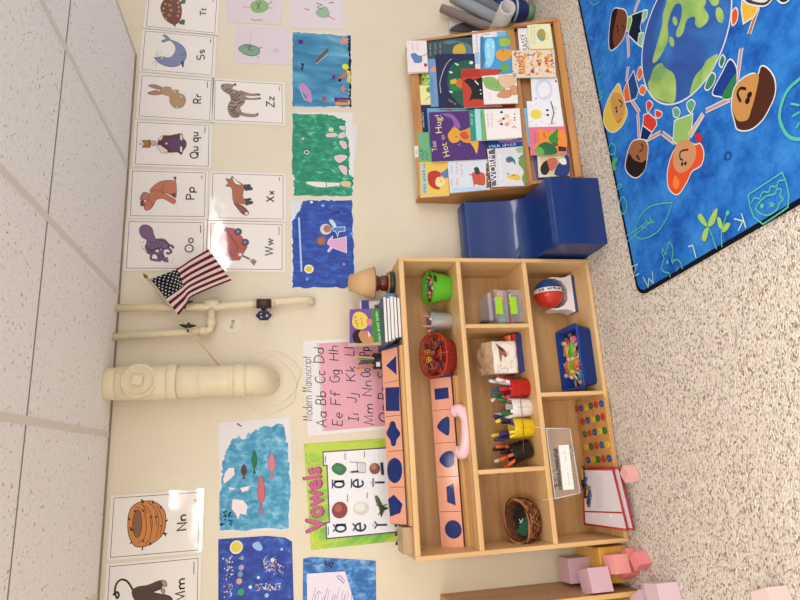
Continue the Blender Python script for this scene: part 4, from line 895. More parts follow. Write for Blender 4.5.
# red lattice basket, tipped toward the room
t = thing('red_basket', 'red plastic lattice basket of scissors in the upper cubby', 'basket', (.428, -.115, ZA))
RB = mat('#a8301f', .4); Mb = Matrix.Translation((.428, -.128, ZA+.052)) @ Matrix.Rotation(.62, 4, 'X')
def rb(r, z, i, n): 
    a = 6.2832*i/n; c_, s__ = math.cos(a), math.sin(a); k = 2.6
    return Mb @ Vector((r*abs(c_)**(2/k)*(1 if c_ > 0 else -1), r*.82*abs(s__)**(2/k)*(1 if s__ > 0 else -1), z))
n = 72
MB().tube([rb(.096, .072, i, 48) for i in range(49)], .0042, 8).build('rim', RB, t)
MB().tube([rb(.078, -.02, i, 48) for i in range(49)], .003, 6).build('lower_ring', RB, t)
b = MB(); b.face([b.v(rb(.078, -.021, i, 40)) for i in range(40)]); b.build('base', RB, t, solid=.003)
b = MB()
for i in range(n): b.tube([rb(.0955, .070, i, n), rb(.078, -.02, i+.01, n)], .0016, 4)
for z in [-.008+.012*k for k in range(7)]:
    r = .078+(z+.02)/.09*.0175; b.tube([rb(r, z, i, 40) for i in range(41)], .0012, 4)
b.build('lattice', RB, t)
rd = random.Random(12)
CC = [('red', '#b83224'), ('orange', '#d8602c'), ('yellow', '#d8b040'), ('dark', '#2c2028'), ('maroon', '#7a2030'), ('rust', '#c05838'), ('brick red', '#a84838'), ('navy', '#2a2c4c')]
for i in range(44):
    a = rd.uniform(0, 6.28); r = .080*math.sqrt(rd.random()); p = Mb @ Vector((r*math.cos(a), r*.74*math.sin(a)-.006, .050+.024*rd.random())); an = rd.uniform(-.6, .9)+1.57*(rd.random() < .3)
    d = Mb.to_3x3() @ Vector((math.cos(an), math.sin(an), rd.uniform(-.15, .25))).normalized()*.034
    nm, c = CC[i % 8]
    t2 = thing('safety_scissors', nm+' handled item in the heap of scissors in the red basket', 'scissors', tuple(p), 'scissors heaped in the red basket')
    u = d.normalized(); v = (Mb.to_3x3() @ Vector((0, 0, 1))).cross(u).normalized()
    for sg in (-1, 1):
        MB().tube([p+d*.35+v*.0075*sg+u*.009*math.cos(j*.9)+v*.0065*math.sin(j*.9) for j in range(8)], .0021, 5).build('finger_loop', mat(c, .35), t2)
    MB().cbox(p-d*.4, (.002, .002, .002)).build('rivet', mat('#8a8680', .4, metal=.8), t2)
    MB().tube([p+d*.1, p-d*.5, p-d], [.0035, .003, .0012], 5).build('blade', mat(('#a04030', '#8a3428', '#b06850')[i % 3], .35, metal=.2), t2)
# pink toy telephone receiver
PK = mat('#ecc2c6', .35)
t = thing('toy_phone_receiver', 'pale pink toy phone receiver resting over the circle card tray', 'toy phone', (.1, -.2, .69))
c0, c1, c2, c3 = onY(452, 413, -.20), onY(463, 410, -.225), onY(468, 432, -.235), onY(464, 449, -.225); c4 = onY(458, 452, -.20)
path = cat([tuple(onY(455, 411, -.185)), tuple(onY(460, 410, -.205)), tuple(onY(466, 418, -.215)), tuple(onY(467, 432, -.22)), tuple(onY(466, 444, -.215)), tuple(onY(463, 453, -.205)), tuple(onY(459, 452, -.185))], False, 4)
n_ = len(path); MB().tube(path, [.0255+.001*math.sin(3.1416*i/(n_-1)) for i in range(n_)], 16).build('handle', PK, t, smooth=True)
for P in (path[0], path[-1]):
    P = Vector(P); MB().lathe(P+Vector((0, .0, 0)), [(.020, -.012), (.026, -.006), (.026, .008), (.020, .014)], ax=(0, .6, .8), n=24).build('ear_piece', PK, t, smooth=True)

# ---- middle cubby row
CLR = mat('#e9e2e6', .15, spec=.5, alpha=.16, name='clear_plastic')
LB = mat('#9ecf2c', .35)
rd = random.Random(21)
for k, (z0, lab) in enumerate(((ZB, 'lower'), (ZB+.070, 'upper'))):
    x0, x1, y0, y1 = .563, .716, -.222, -.06
    t = thing('latch_box', lab+' of the two clear plastic boxes with lime latches', 'box', ((x0+x1)/2, -.14, z0), 'clear latch boxes')
    b = MB(); b.box((x0, y0, z0+.001), (x1, y0+.003, z0+.054)); b.box((x0, y1-.003, z0+.001), (x1, y1, z0+.054)); b.box((x0, y0, z0+.001), (x0+.003, y1, z0+.054)); b.box((x1-.003, y0, z0+.001), (x1, y1, z0+.054)); b.box((x0, y0, z0+.001), (x1, y1, z0+.004)); b.build('bin', CLR, t)
    MB().box((x0-.006, y0-.006, z0+.055), (x1+.006, y1+.004, z0+.066)).build('lid', CLR, t, bevel=.005, seg=3)
    MB().box((x0+.035, y0-.011, z0+.030), (x1-.035, y0-.0065, z0+.064)).build('latch', LB, t, bevel=.002)
    for j in range(9):
        c = rd.choice((['#c8503c', '#2c6ab0', '#e8e4e0', '#2a5a8a', '#d86a4a'], ['#7ab0a0', '#b08ac0', '#e09080', '#3a9a80', '#d8a0b8'])[k])
        o = MB().cbox((rd.uniform(x0+.02, x1-.02), y0+.014+.013*j, z0+.024+rd.uniform(0, .008)), (rd.uniform(.03, .07), .011, rd.uniform(.026, .036)), rz=rd.uniform(-.3, .3)).build('sorting_piece', mat(c, .4), bevel=.003)
        tag(o, 'coloured small toy piece inside the '+lab+' lime-latched box', 'toy', 'toy pieces in the '+lab+' latch box')
# loose tray lid on top
o = MB().box((.575, -.205, ZB+.137), (.708, -.075, ZB+.157)).build('pencil_case', mat('#d6cdd6', .2, alpha=.45, name='frosted_plastic'), bevel=.006, seg=3)
tag(o, 'frosted clear flat case on top of the two lime-latched boxes', 'case')
o = MB().box((.571, -.20, ZB+.158), (.578, -.15, ZB+.190)).build('card_strip', mat('#4a4a44', .6)); tag(o, 'narrow dark card strip standing on the frosted case', 'card')
# board game boxes and the crumpled bag
o = MB().box((.345, -.17, ZB), (.52, -.03, ZB+.044)).build('game_box', mat('#283878', .4), bevel=.001); tag(o, 'flat blue and red game box under the white paper bag', 'box')
MB().box((.3445, -.1705, ZB+.030), (.5205, -.0295, ZB+.0445)).build('lid', mat('#b82c24', .4), o)
o = MB().box((.44, -.155, ZB+.0446), (.515, -.04, ZB+.072)).build('picture_book', mat('#d8602c', .4), bevel=.001); tag(o, 'orange and red book partly hidden right of the white paper bag', 'book')
MB().box((.4395, -.1555, ZB+.050), (.5155, -.0395, ZB+.056)).build('stripe', mat('#e8c89c', .4), o)
t = thing('paper_bag', 'white paper bag with sketched brown bird and crumpled tan top', 'bag', (.405, -.13, ZB+.031))
b = MB(); x0, x1, y0, y1, z0, z1 = .334, .480, -.200, -.156, ZB+.0447, ZB+.158
g = [[b.v(Vector((x0+(x1-x0)*i/8, y0+.004*math.sin(i*1.7+j*2.1), z0+.0+(z1-z0)*j/8))) for i in range(9)] for j in range(9)]
for j in range(8):
    for i in range(8): b.face([g[j][i], g[j][i+1], g[j+1][i+1], g[j+1][i]], None, True)
b.build('front', mat('#e6dcd2', .55, noise=.06, bscale=30), t, solid=.002)
b = MB(); rd = random.Random(3)
rows = []
for j in range(7):
    f = j/6; rows.append([b.v(Vector((x0+(x1-x0)*i/8+rd.uniform(-.003, .003), y0+.004*math.sin(i*1.7+16.8)*(j == 0)+f*.125, z1+(.040*math.sin(f*2.4)+rd.uniform(-.008, .008))*(j > 0)))) for i in range(9)])
for j in range(6):
    for i in range(8): b.face([rows[j][i], rows[j][i+1], rows[j+1][i+1], rows[j+1][i]], None, False)
b.build('crumpled_top', mat('#b99a7c', .6, noise=.3, bscale=30), t, solid=.002)
b = MB(); b.box((x0+.002, y0+.006, z0), (x1-.002, -.157, z1-.004)); b.box((x0+.002, -.157, ZB+.0725), (.438, -.088, z1-.004)); b.build('body', mat('#cdb79f', .6), t)
A = Art(Fr((0, y0-.0045, 0), (1, 0, 0), (0, 0, 1)), .0004); A.cr(465, 325, 10)
A.poly([(310, 190), (350, 215), (395, 250), (418, 300), (400, 320), (370, 290), (360, 370), (345, 290), (335, 240)], '#a8745c', True, ol='#6a4a3a'); A.poly([(330, 215), (370, 235), (390, 270), (350, 250)], '#6a4434', True)
for p in ([(270, 270), (285, 350)], [(430, 260), (440, 310)], [(445, 400), (480, 350)], [(340, 420), (380, 440), (420, 420)], [(440, 180), (470, 210)], [(290, 200), (300, 250)]): A.line(p, .0016, '#b8a898', True)
A.blobs(14, (280, 400, 480, 470), .004, [C('#e0b8a8'), C('#d89a8a'), C('#c8d0b8')], 3)
A.build('bird_print', parent=t)
# marker cups held by a band
cups = [('red', '#b8231c', .270), ('white', '#e8e2e0', .182), ('yellow', '#e2c422', .094), ('black', '#1f1d1f', .008)]
mk = {'red': ('#b52228', '#e8e4e4', '#c83a4c', '#2a4a9c', '#d8383c'), 'white': ('#e8e6e6', '#7a4a3a', '#e4c82c', '#2c7a3c', '#e0dce0'), 'yellow': ('#e2c422', '#3a2a6c', '#4a3a8a', '#2c2458', '#e2c422'), 'black': ('#d85a24', '#1f1d1f', '#d8602c', '#1f1d1f', '#e06a30')}
caps = {'red': ('#c02a2c', '#e8e4e4', '#2a5aa8', '#e8e4e4', '#c83a3c'), 'white': ('#2c6a3c', '#2c7a44', '#d8d4d8', '#24305c', '#e4c82c'), 'yellow': ('#3a2a70', '#2a2050', '#e2c422', '#3a2c74', '#2c2458'), 'black': ('#d8602c', '#1f1d1f', '#e8e4e0', '#1f1d1f', '#d8602c')}
rd = random.Random(31)
for nm, c, x in cups:
    yy = -.175 if nm != 'black' else -.15; tl_ = Vector((0, 0, 1)) if nm != 'black' else Vector((-.28, 0, .96)).normalized()
    t = thing('marker_cup', nm+' plastic cup in the row of four holding markers', 'cup', (x, yy, ZB), 'marker cups tied in a row')
    O_ = Vector((x, yy, ZB+(.0 if nm != 'black' else .012)))
    b = MB(); b.lathe(O_, [(.037, 0), (.041, .003), (.0445, .090), (.0455, .094), (.0445, .096), (.042, .092), (.037, .006)], ax=tl_, n=32); b.build('cup', mat(c, .3), t)
    b = MB(); uu = Vector((1, 0, 0))
    for a in (.6, 1.57, 2.5, 3.6, 4.7, 5.8):
        d1 = Vector((math.cos(a), math.sin(a), 0)); b.tube([O_+d1*.0415+tl_*.008, O_+d1*.0440+tl_*.075], .0009, 4)
    b.build('groove', mat({'red': '#8a1a16', 'white': '#8a8688', 'yellow': '#a88e14', 'black': '#101010'}[nm], .4), t)
    for k in range(7):
        a = 6.2832*k/7+rd.uniform(-.3, .3); r = .022; d = (tl_+Vector((math.cos(a)*.30, math.sin(a)*.22-.05, 0))).normalized(); p0 = O_+Vector((math.cos(a)*r*.6, math.sin(a)*r*.6, 0))+tl_*.012
        L_ = rd.uniform(.140, .172)
        q = thing('marker', nm+' cup marker leaning outward among its neighbours', 'marker', tuple(p0), 'markers in the '+nm+' cup')
        MB().cyl(p0, p0+d*(L_-.045), .0076, n=12).build('barrel', mat(mk[nm][k % 5], .35), q)
        MB().lathe(p0+d*(L_-.045), [(.0088, 0), (.0088, .036), (.007, .042), (.0055, .045)], ax=d, n=12).build('cap', mat(caps[nm][k % 5], .35), q)
band = [(.318, -.16), (.310, -.213), (.27, -.2265), (.094, -.2265), (.0, -.2), (-.05, -.165), (-.04, -.118), (.0, -.098), (.094, -.124), (.27, -.124), (.318, -.15)]
tag(MB().tube([(x, y, ZB+.060) for x, y in band], .0015, 6).build('rubber_band', mat('#9a3a34', .6)), 'thin red band looped around the four marker cups', 'band')
# woven basket
t = thing('woven_basket', 'small oval woven twig basket tipped open in the lower left cubby', 'basket', (-.30, -.13, ZB))
Mw = Matrix.Translation((-.290, -.150, ZB+.072)) @ Matrix.Rotation(.52, 4, 'X') @ Matrix.Rotation(.12, 4, 'Z')
def wb(r, z, a): return Mw @ Vector((r*math.cos(a)*1.16, r*.86*math.sin(a), z*1.35))
rd = random.Random(6); b = MB(); TW = ['#6a3e22', '#8a5632', '#a8744a', '#5a341e', '#b98a60']
def wr(z): return .062+.016*math.sin((z+.035)/.07*1.9)
b.use(ink(.6, name='twig'))
for k in range(11):
    z = -.030+.006*k
    b.tube([wb(wr(z)+.0022*math.sin(a*.3927*7+3.14*(k % 2)), z+.0015*math.sin(a*.9), a*.3927/2) for a in range(33)], .0031, 6, c=C(TW[k % 5]))
for k in range(34):
    a0 = 6.2832*k/34; sg = (1 if k % 2 else -1); b.tube([wb(wr(-.03+.012*j)+.004, -.032+.0125*j, a0+sg*.09*j) for j in range(6)], .0024, 5, c=C(TW[(k*3) % 5]))
b.build('weave', None, t)
b = MB(); b.use(bpy.data.materials['twig'])
for ph in (0, 2.1, 4.2): b.tube([wb(wr(.034)+.003*math.cos(a*.6+ph), .035+.003*math.sin(a*.6+ph), a*6.2832/40) for a in range(41)], .0034, 6, c=C(TW[int(ph) % 5]))
b.build('rim', None, t)
b = MB(); b.loft([[b.v(wb(wr(z)-.003, z, 6.2832*i/32)) for i in range(32)] for z in (.03, .0, -.03)], False); b.face([b.v(wb(wr(-.03)-.003, -.03, 6.2832*i/32)) for i in range(32)]); b.build('lining', mat('#6a4228', .8), t)
fr = Fr(Mw @ Vector((0, 0, .004)), Mw.to_3x3() @ Vector((1, 0, 0)), Mw.to_3x3() @ Vector((0, 1, 0)))
b = MB(); b.prism(fr, [(.052*math.cos(a*.4)+.006, .040*math.sin(a*.4)) for a in range(16)], -.006, .012); o = b.build('black_card', mat('#17181a', .6)); tag(o, 'round black piece with white writing lying in the woven basket', 'card')
A = Art(fr, .0125, COVER); A.up(); V, P = ftext_geo('K'); vs = [A.mb.v(A.fr.w(-.012+x*.034, -.012+y*.034, A.h)) for x, y in V]
for p in P: A.mb.face([vs[i] for i in p], C('#e8e8e8'))
A.build('lettering', parent=o)
b = MB(); b.prism(fr.off(-.012), cat([(-.062, -.01), (-.02, -.046), (.02, -.045), (-.01, .0), (-.04, .028)]), -.006, .030); tag(b.build('green_felt', mat('#1d5a3c', .8), bevel=.002), 'dark green felt piece beside the black one in the basket', 'felt')

# ---- bottom cubby row
t = thing('ball_on_stand', 'blue and red ball with white lettered band in a white stand', 'toy', (.712, -.12, ZC))
Cb = Vector((.722, -.130, .160)); rB = .071
b = MB(); b.use(ink(.35, .3, 'ball_print'))
n, k = 40, 36
for i in range(k):
    for j in range(n):
        def P(i, j):
            a = math.pi*i/k; f = 6.2832*j/n; return Cb+Vector((math.cos(a), math.sin(a)*math.cos(f), math.sin(a)*math.sin(f)))*rB
        h = math.cos(math.pi*(i+.5)/k); h2 = h+.10*0
        c = C('#2a5a9a') if h > .28 else (C('#e6e0e0') if h > -.08 else C('#d0432a'))
        b.face([b.v(P(i, j)), b.v(P(i, j+1)), b.v(P(i+1, j+1)), b.v(P(i+1, j))], c, True)
bmesh.ops.remove_doubles(b.bm, verts=b.bm.verts, dist=1e-5)
bo = b.build('ball', None, t)
b = MB()
for hx in (.285, -.085):
    rr_ = math.sqrt(1-hx*hx)*rB+.0004; b.tube([Cb+Vector((hx*rB, rr_*math.cos(6.2832*i/40), rr_*math.sin(6.2832*i/40))) for i in range(41)], .0012, 5)
b.build('seam', mat('#1c2848', .4), bo)
b = MB()
for q in range(11):                                     # small dark marks standing in for the worn letters of the band
    f = 3.1416+1.0-.19*q; hh = .10+.02*(q % 3)
    for k in range(2+(q % 2)):
        g = f-.045*k; P0 = Cb+Vector((hh-.07, math.cos(g), -math.sin(g)))*(rB+.0008); P1 = Cb+Vector((hh+.05, math.cos(g+.03), -math.sin(g+.03)))*(rB+.0008)
        if q not in (2, 8): b.tube([P0, P1], .0013, 4)
b.build('lettering', mat('#2a2630', .5), bo)
WS = mat('#e8e4ec', .3)
path = [(-.076, .125), (-.083, .10), (-.080, .05), (-.084, .025), (-.092, .012), (-.092, .0), (.092, .0), (.092, .012), (.084, .025), (.080, .05), (.083, .10), (.076, .125), (.0735, .125), (.0745, .09), (.060, .055), (.03, .032), (-.03, .032), (-.060, .055), (-.0745, .09), (-.0735, .125)]
b = MB(); b.prism(Fr((.722, -.095, ZC+.012), (1, 0, 0), (0, 0, 1)), path, -.030, .045); b.build('stand', WS, t, bevel=.010, seg=4)
MB().prism(Fr((.722, -.095, ZC), (1, 0, 0), (0, 0, 1)), [(-.092, 0), (.092, 0), (.090, .012), (-.090, .012)], -.033, .050).build('base', mat('#2c3c74', .4), t, bevel=.004)
# blue bin with little toys
t = thing('blue_bin', 'shallow royal blue plastic bin full of small toy figures', 'bin', (.395, -.145, ZC))
BB = mat('#0f45a8', .35); x0, x1, y0, y1, z1 = .258, .548, -.240, -.030, ZC+.076
b = MB()
ot = [(x0+.012, y0+.012), (x1-.012, y0+.012), (x1-.012, y1-.012), (x0+.012, y1-.012)]; tp = [(x0, y0), (x1, y0), (x1, y1), (x0, y1)]; it = [(x0+.008, y0+.008), (x1-.008, y0+.008), (x1-.008, y1-.008), (x0+.008, y1-.008)]; ib = [(x0+.016, y0+.016), (x1-.016, y0+.016), (x1-.016, y1-.016), (x0+.016, y1-.016)]
def rr4(P_, z, r=.022):
    out = []
    for i, (cx_, cy_) in enumerate(P_):
        sx = 1 if i in (0, 3) else -1; sy = 1 if i in (0, 1) else -1; c_ = (cx_+sx*r, cy_+sy*r); a0 = (180, 270, 0, 90)[i]
        out += [b.v(Vector((c_[0]+r*math.cos(math.radians(a0+18*j)), c_[1]+r*math.sin(math.radians(a0+18*j)), z))) for j in range(6)]
    return out
b.loft([rr4(ot, ZC+.0005), rr4(tp, z1-.006), rr4([(x0-.006, y0-.003), (x1+.006, y0-.003), (x1+.006, y1+.006), (x0-.006, y1+.006)], z1-.006), rr4([(x0-.006, y0-.003), (x1+.006, y0-.003), (x1+.006, y1+.006), (x0-.006, y1+.006)], z1), rr4(it, z1), rr4(ib, ZC+.006)], True); b.build('bin', BB, t)
rd = random.Random(17)
TC = [('sky blue', '#3a9cc8'), ('pink', '#d8408a'), ('lime green', '#6ab83a'), ('dark brown', '#4a2420'), ('tan', '#d0a070'), ('orange', '#d8803c'), ('salmon pink', '#d87a80'), ('dark purple', '#3a2434'), ('yellow', '#d8c060')]
for i in range(24):
    nm, c = TC[i % 9]; gx = (i*5) % 24; x = x0+.06+(x1-x0-.12)*((gx % 6)+rd.uniform(.1, .9))/6; y = y0+.075+(y1-y0-.125)*((gx//6)+rd.uniform(.1, .9))/4; z = ZC+.034+(i % 3)*.012
    rz = rd.uniform(0, 3.14); M = Matrix.Translation((x, y, z)) @ Matrix.Rotation(rz, 4, 'Z') @ Matrix.Rotation(rd.uniform(-.3, .3), 4, 'X') @ Matrix.Scale(1.5, 4)
    t2 = thing('toy_figure', nm+' dressed small toy figure in the heap in the blue bin', 'toy', (x, y, z), 'toy figures in the blue bin')
    b = MB(); b.tube([M @ Vector((-.024, 0, 0)), M @ Vector((-.008, 0, 0)), M @ Vector((.012, 0, 0)), M @ Vector((.020, 0, 0))], [.0135, .0175, .015, .007], 12); b.build('body', mat(c, .4), t2, smooth=True)
    MB().ball(M @ Vector((.028, 0, .002)), .0125, 12).build('head', mat(('#d0a070', '#8a5a3c', '#e0c0a0')[i % 3], .5), t2)
    b = MB()
    for sg in (-1, 1): b.tube([M @ Vector((-.022, .006*sg, 0)), M @ Vector((-.042, .010*sg, -.002))], [.0064, .005], 8); b.tube([M @ Vector((.010, .010*sg, 0)), M @ Vector((-.006, .020*sg, .002))], [.0055, .004], 8)
    b.build('limbs', mat(('#d0a070', '#5a3a2c', '#e0c0a0')[i % 3], .5), t2)
# counting peg board
t = thing('peg_board', 'flat wooden board with five rows of coloured numbered discs', 'board', (.07, -.15, ZC))
fr = Fr((0, 0, ZC+.012), (1, 0, 0), (0, 1, 0))
pc = [fr.ab(*p) for p in ((575, 402), (604, 397), (614, 467), (582, 469))]; pc = [(p[0], max(-.305, min(-.022, p[1]))) for p in pc]
MB().prism(fr, pc, -.0115, 0).build('board', wood('peg_board_wood', '#b98448', '#c79255', '#d09e64', axis=0), t, bevel=.002)
PCs = {'r': '#c0392c', 'b': '#1f4f9a', 'y': '#d8be2c', 'g': '#1f6a2c'}
DC = ((320, 105, 'r'), (353, 100, 'b'), (389, 93, 'y'), (425, 82, 'g'), (463, 72, 'r'), (505, 65, 'b'), (365, 200, 'r'), (401, 190, 'b'), (440, 182, 'y'), (478, 173, 'g'), (517, 163, 'r'),
      (380, 293, 'g'), (416, 287, 'r'), (454, 278, 'b'), (492, 272, 'y'), (531, 268, 'g'), (390, 393, 'y'), (428, 385, 'g'), (468, 380, 'r'), (507, 374, 'b'), (547, 370, 'y'), (405, 488, 'b'), (442, 485, 'y'), (481, 482, 'g'), (521, 478, 'r'), (562, 475, 'b'))
for q, (x, y, c) in enumerate(DC):
    a_, b_ = fr.ab(535+x/7.5-.6, 395+y/7.5)
    o = MB().lathe(fr.w(a_, b_, 0), [(.0125, 0), (.0125, .0035), (.011, .0045)], n=20, sq=(1.2, 1.5)).build('numbered_disc', mat(PCs[c], .4), t)
    A = Art(Fr(fr.w(a_, b_, .0045), (1, 0, 0), (0, 1, 0))); V, P = ftext_geo(str(q % 9+1)); A.up(); vs = [A.mb.v(A.fr.w((x_-.3)*.012, (y_-.35)*.012, A.h)) for x_, y_ in V]
    for p in P: A.mb.face([vs[i] for i in p], C('#3a2a20' if c in 'yr' else '#d8d8d8'))
    A.build('digit', parent=o)
# clear hanging wallet with a paper label
t = thing('hanging_wallet', 'clear plastic wallet with white label hung by strings in front of the bottom cubby', 'wallet', (-.05, -.276, .2))
fw = Fr((0, -.2745, 0), (1, 0, 0), (0, 0, 1)); qd = [fw.ab(*p) for p in ((546, 428.5), (569.5, 428.5), (580, 493), (555, 498.5))]
MB().prism(fw, qd, 0, .0015).build('front_sheet', mat('#efeef0', .12, alpha=.05, name='clear_vinyl'), t)
MB().prism(fw.off(.003), [(qd[0][0]+(qd[2][0]-qd[0][0])*.0, qd[0][1])]+qd[1:], 0, .0012).build('back_sheet', mat('#efeef0', .12, alpha=.05), t)
b = MB(); e = [fw.w(p[0], p[1], .002) for p in qd]
for i in range(4): b.tube([e[i], e[(i+1) % 4]], .0022, 6)
b.build('edge_welt', mat('#e2e0de', .3, alpha=.8), t)
A = Art(fw, .0045); A.cr(535, 420, 7.5); A.base([(172, 190), (248, 186), (290, 518), (208, 525)], '#efece8', .0005); sq(A, ((232, 310), (222, 225)), '#9a9a9c', .0022, 12); sq(A, ((258, 490), (245, 380)), '#a4a4a6', .002, 14); A.build('paper_label', parent=t)
A = Art(fw, .0025); A.cr(535, 420, 7.5); A.base([(135, 215), (165, 212), (200, 520), (178, 522)], '#5a5450', .0008); A.blobs(60, (140, 220, 200, 515), .004, [C('#2c2c30'), C('#8a8480'), C('#b8b4b0')], 4); A.blobs(50, (255, 190, 285, 300), .003, [C('#b8b4b2'), C('#8a8888')], 5); A.build('folded_cards', parent=t)
for p0, p1, p2 in (((517, 427), (534, 428), (547, 429)), ((536, 500), (543, 500), (556, 498))):
    b = MB(); P0 = onZ(p0[0], p0[1], ZB+.003); b.tube([P0, Vector((onY(p1[0], p1[1], SYF-.003).x, SYF-.003, ZB+.004)), onY(p2[0], p2[1], SYF-.006)], .0014, 6); b.build('string', mat('#e2ddd6', .7), t)
# dry erase pockets leaning out of the lowest cubby
for k, (dz, dy, lab) in enumerate(((0, 0, 'upper red-edged clear dry erase pocket holding white paper, leaning in the bottom cubby'), (-.010, -.034, 'lower red-edged dry erase pocket, sticking out from beneath the other'))):
    fr = Fr((0, -.20, .080+dz), (1, 0, 0), (0, 1, .28)); t = thing('dry_erase_pocket', lab, 'pocket', (-.2, -.2, .05), 'red-edged dry erase pockets')
    q = [fr.ab(*p) for p in ((583, 469), (613.5, 469.5), (628, 530), (585, 524))]
    if k: q = [(p[0]+.004, p[1]+dy) for p in q]
    MB().prism(fr, q, 0, .002).build('sheet', mat('#d6cdd2', .2, coat=.6), t)
    c_ = (sum(p[0] for p in q)/4, sum(p[1] for p in q)/4)
    b = MB(); e = [fr.w(p[0], p[1], .002) for p in q]
    for i in range(4): b.tube([e[i], e[(i+1) % 4]], .0044, 8)
    b.build('red_edging', mat('#b01f2c', .4), t)
    if not k:
        A = Art(fr, .0026, COVER); A.cr(570, 460, 7.5); A.line([(105, 385), (395, 395)], .006, '#b01f2c'); A.disc((180, 412), .004, '#f4f2f2', 8); A.disc((310, 416), .004, '#f4f2f2', 8)
        for i in range(7): A.line([(190+i*8, 110), (205+i*8, 370)], .0008, '#b8b0b8')
        A.build('stitched_band', parent=t)
        FP = fr
rd = random.Random(9)
for i in range(9):
    px_, py_ = 583+i*.9+rd.uniform(-1, 1), 474+i*3.4
    a_, b_ = FP.ab(px_, py_); an = 2.6+rd.uniform(-.35, .35)
    d = FP.ex*math.cos(an)*.05+FP.ey*math.sin(an)*.02; p0 = FP.w(a_+.01, b_-.012, .009+.006*(i % 2)); nm, c = (('black', '#1f1f22'), ('gold', '#b8862c'), ('dark grey', '#3a3a40'), ('blue', '#2c4a9c'), ('yellow', '#d8c030'), ('charcoal', '#2c2c30'), ('brown', '#7a5434'), ('navy blue', '#24305c'), ('smoky', '#55555a'))[i]
    q = thing('dry_erase_marker', nm+' marker in the bunch lying on the red-edged pocket', 'marker', tuple(p0), 'markers on the dry erase pocket')
    MB().cyl(p0-d*.6, p0+d*.4, .0055, n=12).build('barrel', mat(c, .3), q); MB().cyl(p0+d*.4, p0+d*.95, .0062, n=12).build('cap', mat('#1d1d20' if i % 2 else c, .3), q)
# ================================================================== book rack
MF = Fr((0, -.31, 0), (1, 0, 0), (0, .25, .755)); ML = .7953
RX0, RX1 = 1.236, 2.150
t = thing('book_rack', 'golden wooden sloping book display rack full of picture books', 'rack', ((RX0+RX1)/2, -.16, 0))
for x in (RX0, RX1-.016):
    MB().prism(Fr((x, 0, 0), (0, 1, 0), (0, 0, 1)), [(-.004, 0), (-.325, 0), (-.325, .05), (-.262, .235), (-.238, .25), (-.068, .757), (-.004, .757)], 0, .016).build('side_panel', OAKZ, t, bevel=.003)
MB().prism(MF, [(RX0+.016, .01), (RX1-.016, .01), (RX1-.016, ML-.01), (RX0+.016, ML-.01)], -.02, -.010).build('back_board', wood('rack_board', '#8a5630', '#9a6638', '#a87440', axis=0), t)
MB().prism(MF, [(RX0+.016, ML-.045), (RX1-.016, ML-.045), (RX1-.016, ML), (RX0+.016, ML)], -.022, .004).build('top_rail', OAK, t, bevel=.003)
MB().prism(MF, [(RX0+.016, .235), (RX1-.016, .235), (RX1-.016, .275), (RX0+.016, .275)], -.01, .012).build('middle_ledge', OAK, t, bevel=.002)
MB().prism(MF, [(RX0+.016, -.0), (RX1-.016, -.0), (RX1-.016, .035), (RX0+.016, .035)], -.02, .020).build('bottom_ledge', OAK, t, bevel=.003)
b = MB(); b.prism(MF, [(RX1-.016, .0), (RX1, .0), (RX1, ML), (RX1-.016, ML)], -.02, .006); b.build('edge_strip', OAKZ, t, bevel=.002)
A = Art(MF, .0045); A.base([(414, 161), (418, 161), (418.5, 172), (414.5, 172)][:4], '#e8e4dc', .0003) if False else None
A.cr(400, 145, 10); A.base([(142, 15), (182, 12), (186, 125), (148, 130)], '#e6e0d8', .0004); A.line([(165, 100), (162, 50)], .0022, '#6a6468'); A.build('name_sticker', parent=t)
def book(label, quad, lay, col, draw=None, th=.007, edge='#e4dfd8'):
    fr = MF.off(-.006+lay*.0074)
    A = Art(fr, 0, COVER); A.base([(x, y) for x, y in quad], col, th, side=edge)
    if draw: draw(A)
    o = A.build('picture_book', label, 'book', 'picture books on the rack'); return o
def b1(A):
    A.cr(400, 20, 10); A.poly([(430, 240), (470, 215), (560, 215), (700, 260), (715, 350), (650, 350), (600, 240), (500, 250)], '#5f8a94', True); A.poly([(530, 300), (560, 260), (620, 245), (650, 280), (650, 350), (540, 350)], '#d0b23e', True)
    for x, a, b_ in ((312, 365, 235), (362, 360, 230), (412, 350, 235)): sq(A, ((x, a), (x-2, b_)), '#b8b8b0', .003)
def b2(A):
    A.cr(400, 20, 10); A.poly([(110, 355), (150, 340), (185, 365), (215, 370), (215, 430), (150, 435), (130, 400)], '#6f8fc0', True, ol='#4a6090'); A.line([(205, 375), (250, 360), (275, 345)], .0035, '#6a6470'); A.poly([(240, 450), (255, 440), (275, 460), (250, 480)], '#c02c48', True)
    sq(A, ((135, 310), (130, 235)), '#d07a84', .0025, 6); sq(A, ((185, 310), (180, 240)), '#d07a84', .0025, 6); A.line([(80, 535), (275, 530)], .004, '#c8ae90')
def b3(A): A.cr(400, 70, 10); A.poly([(300, 0), (360, -40), (380, 30), (310, 30)], '#d8a078'); sq(A, ((340, 340), (325, 60)), '#5a80b0', .004, 18)
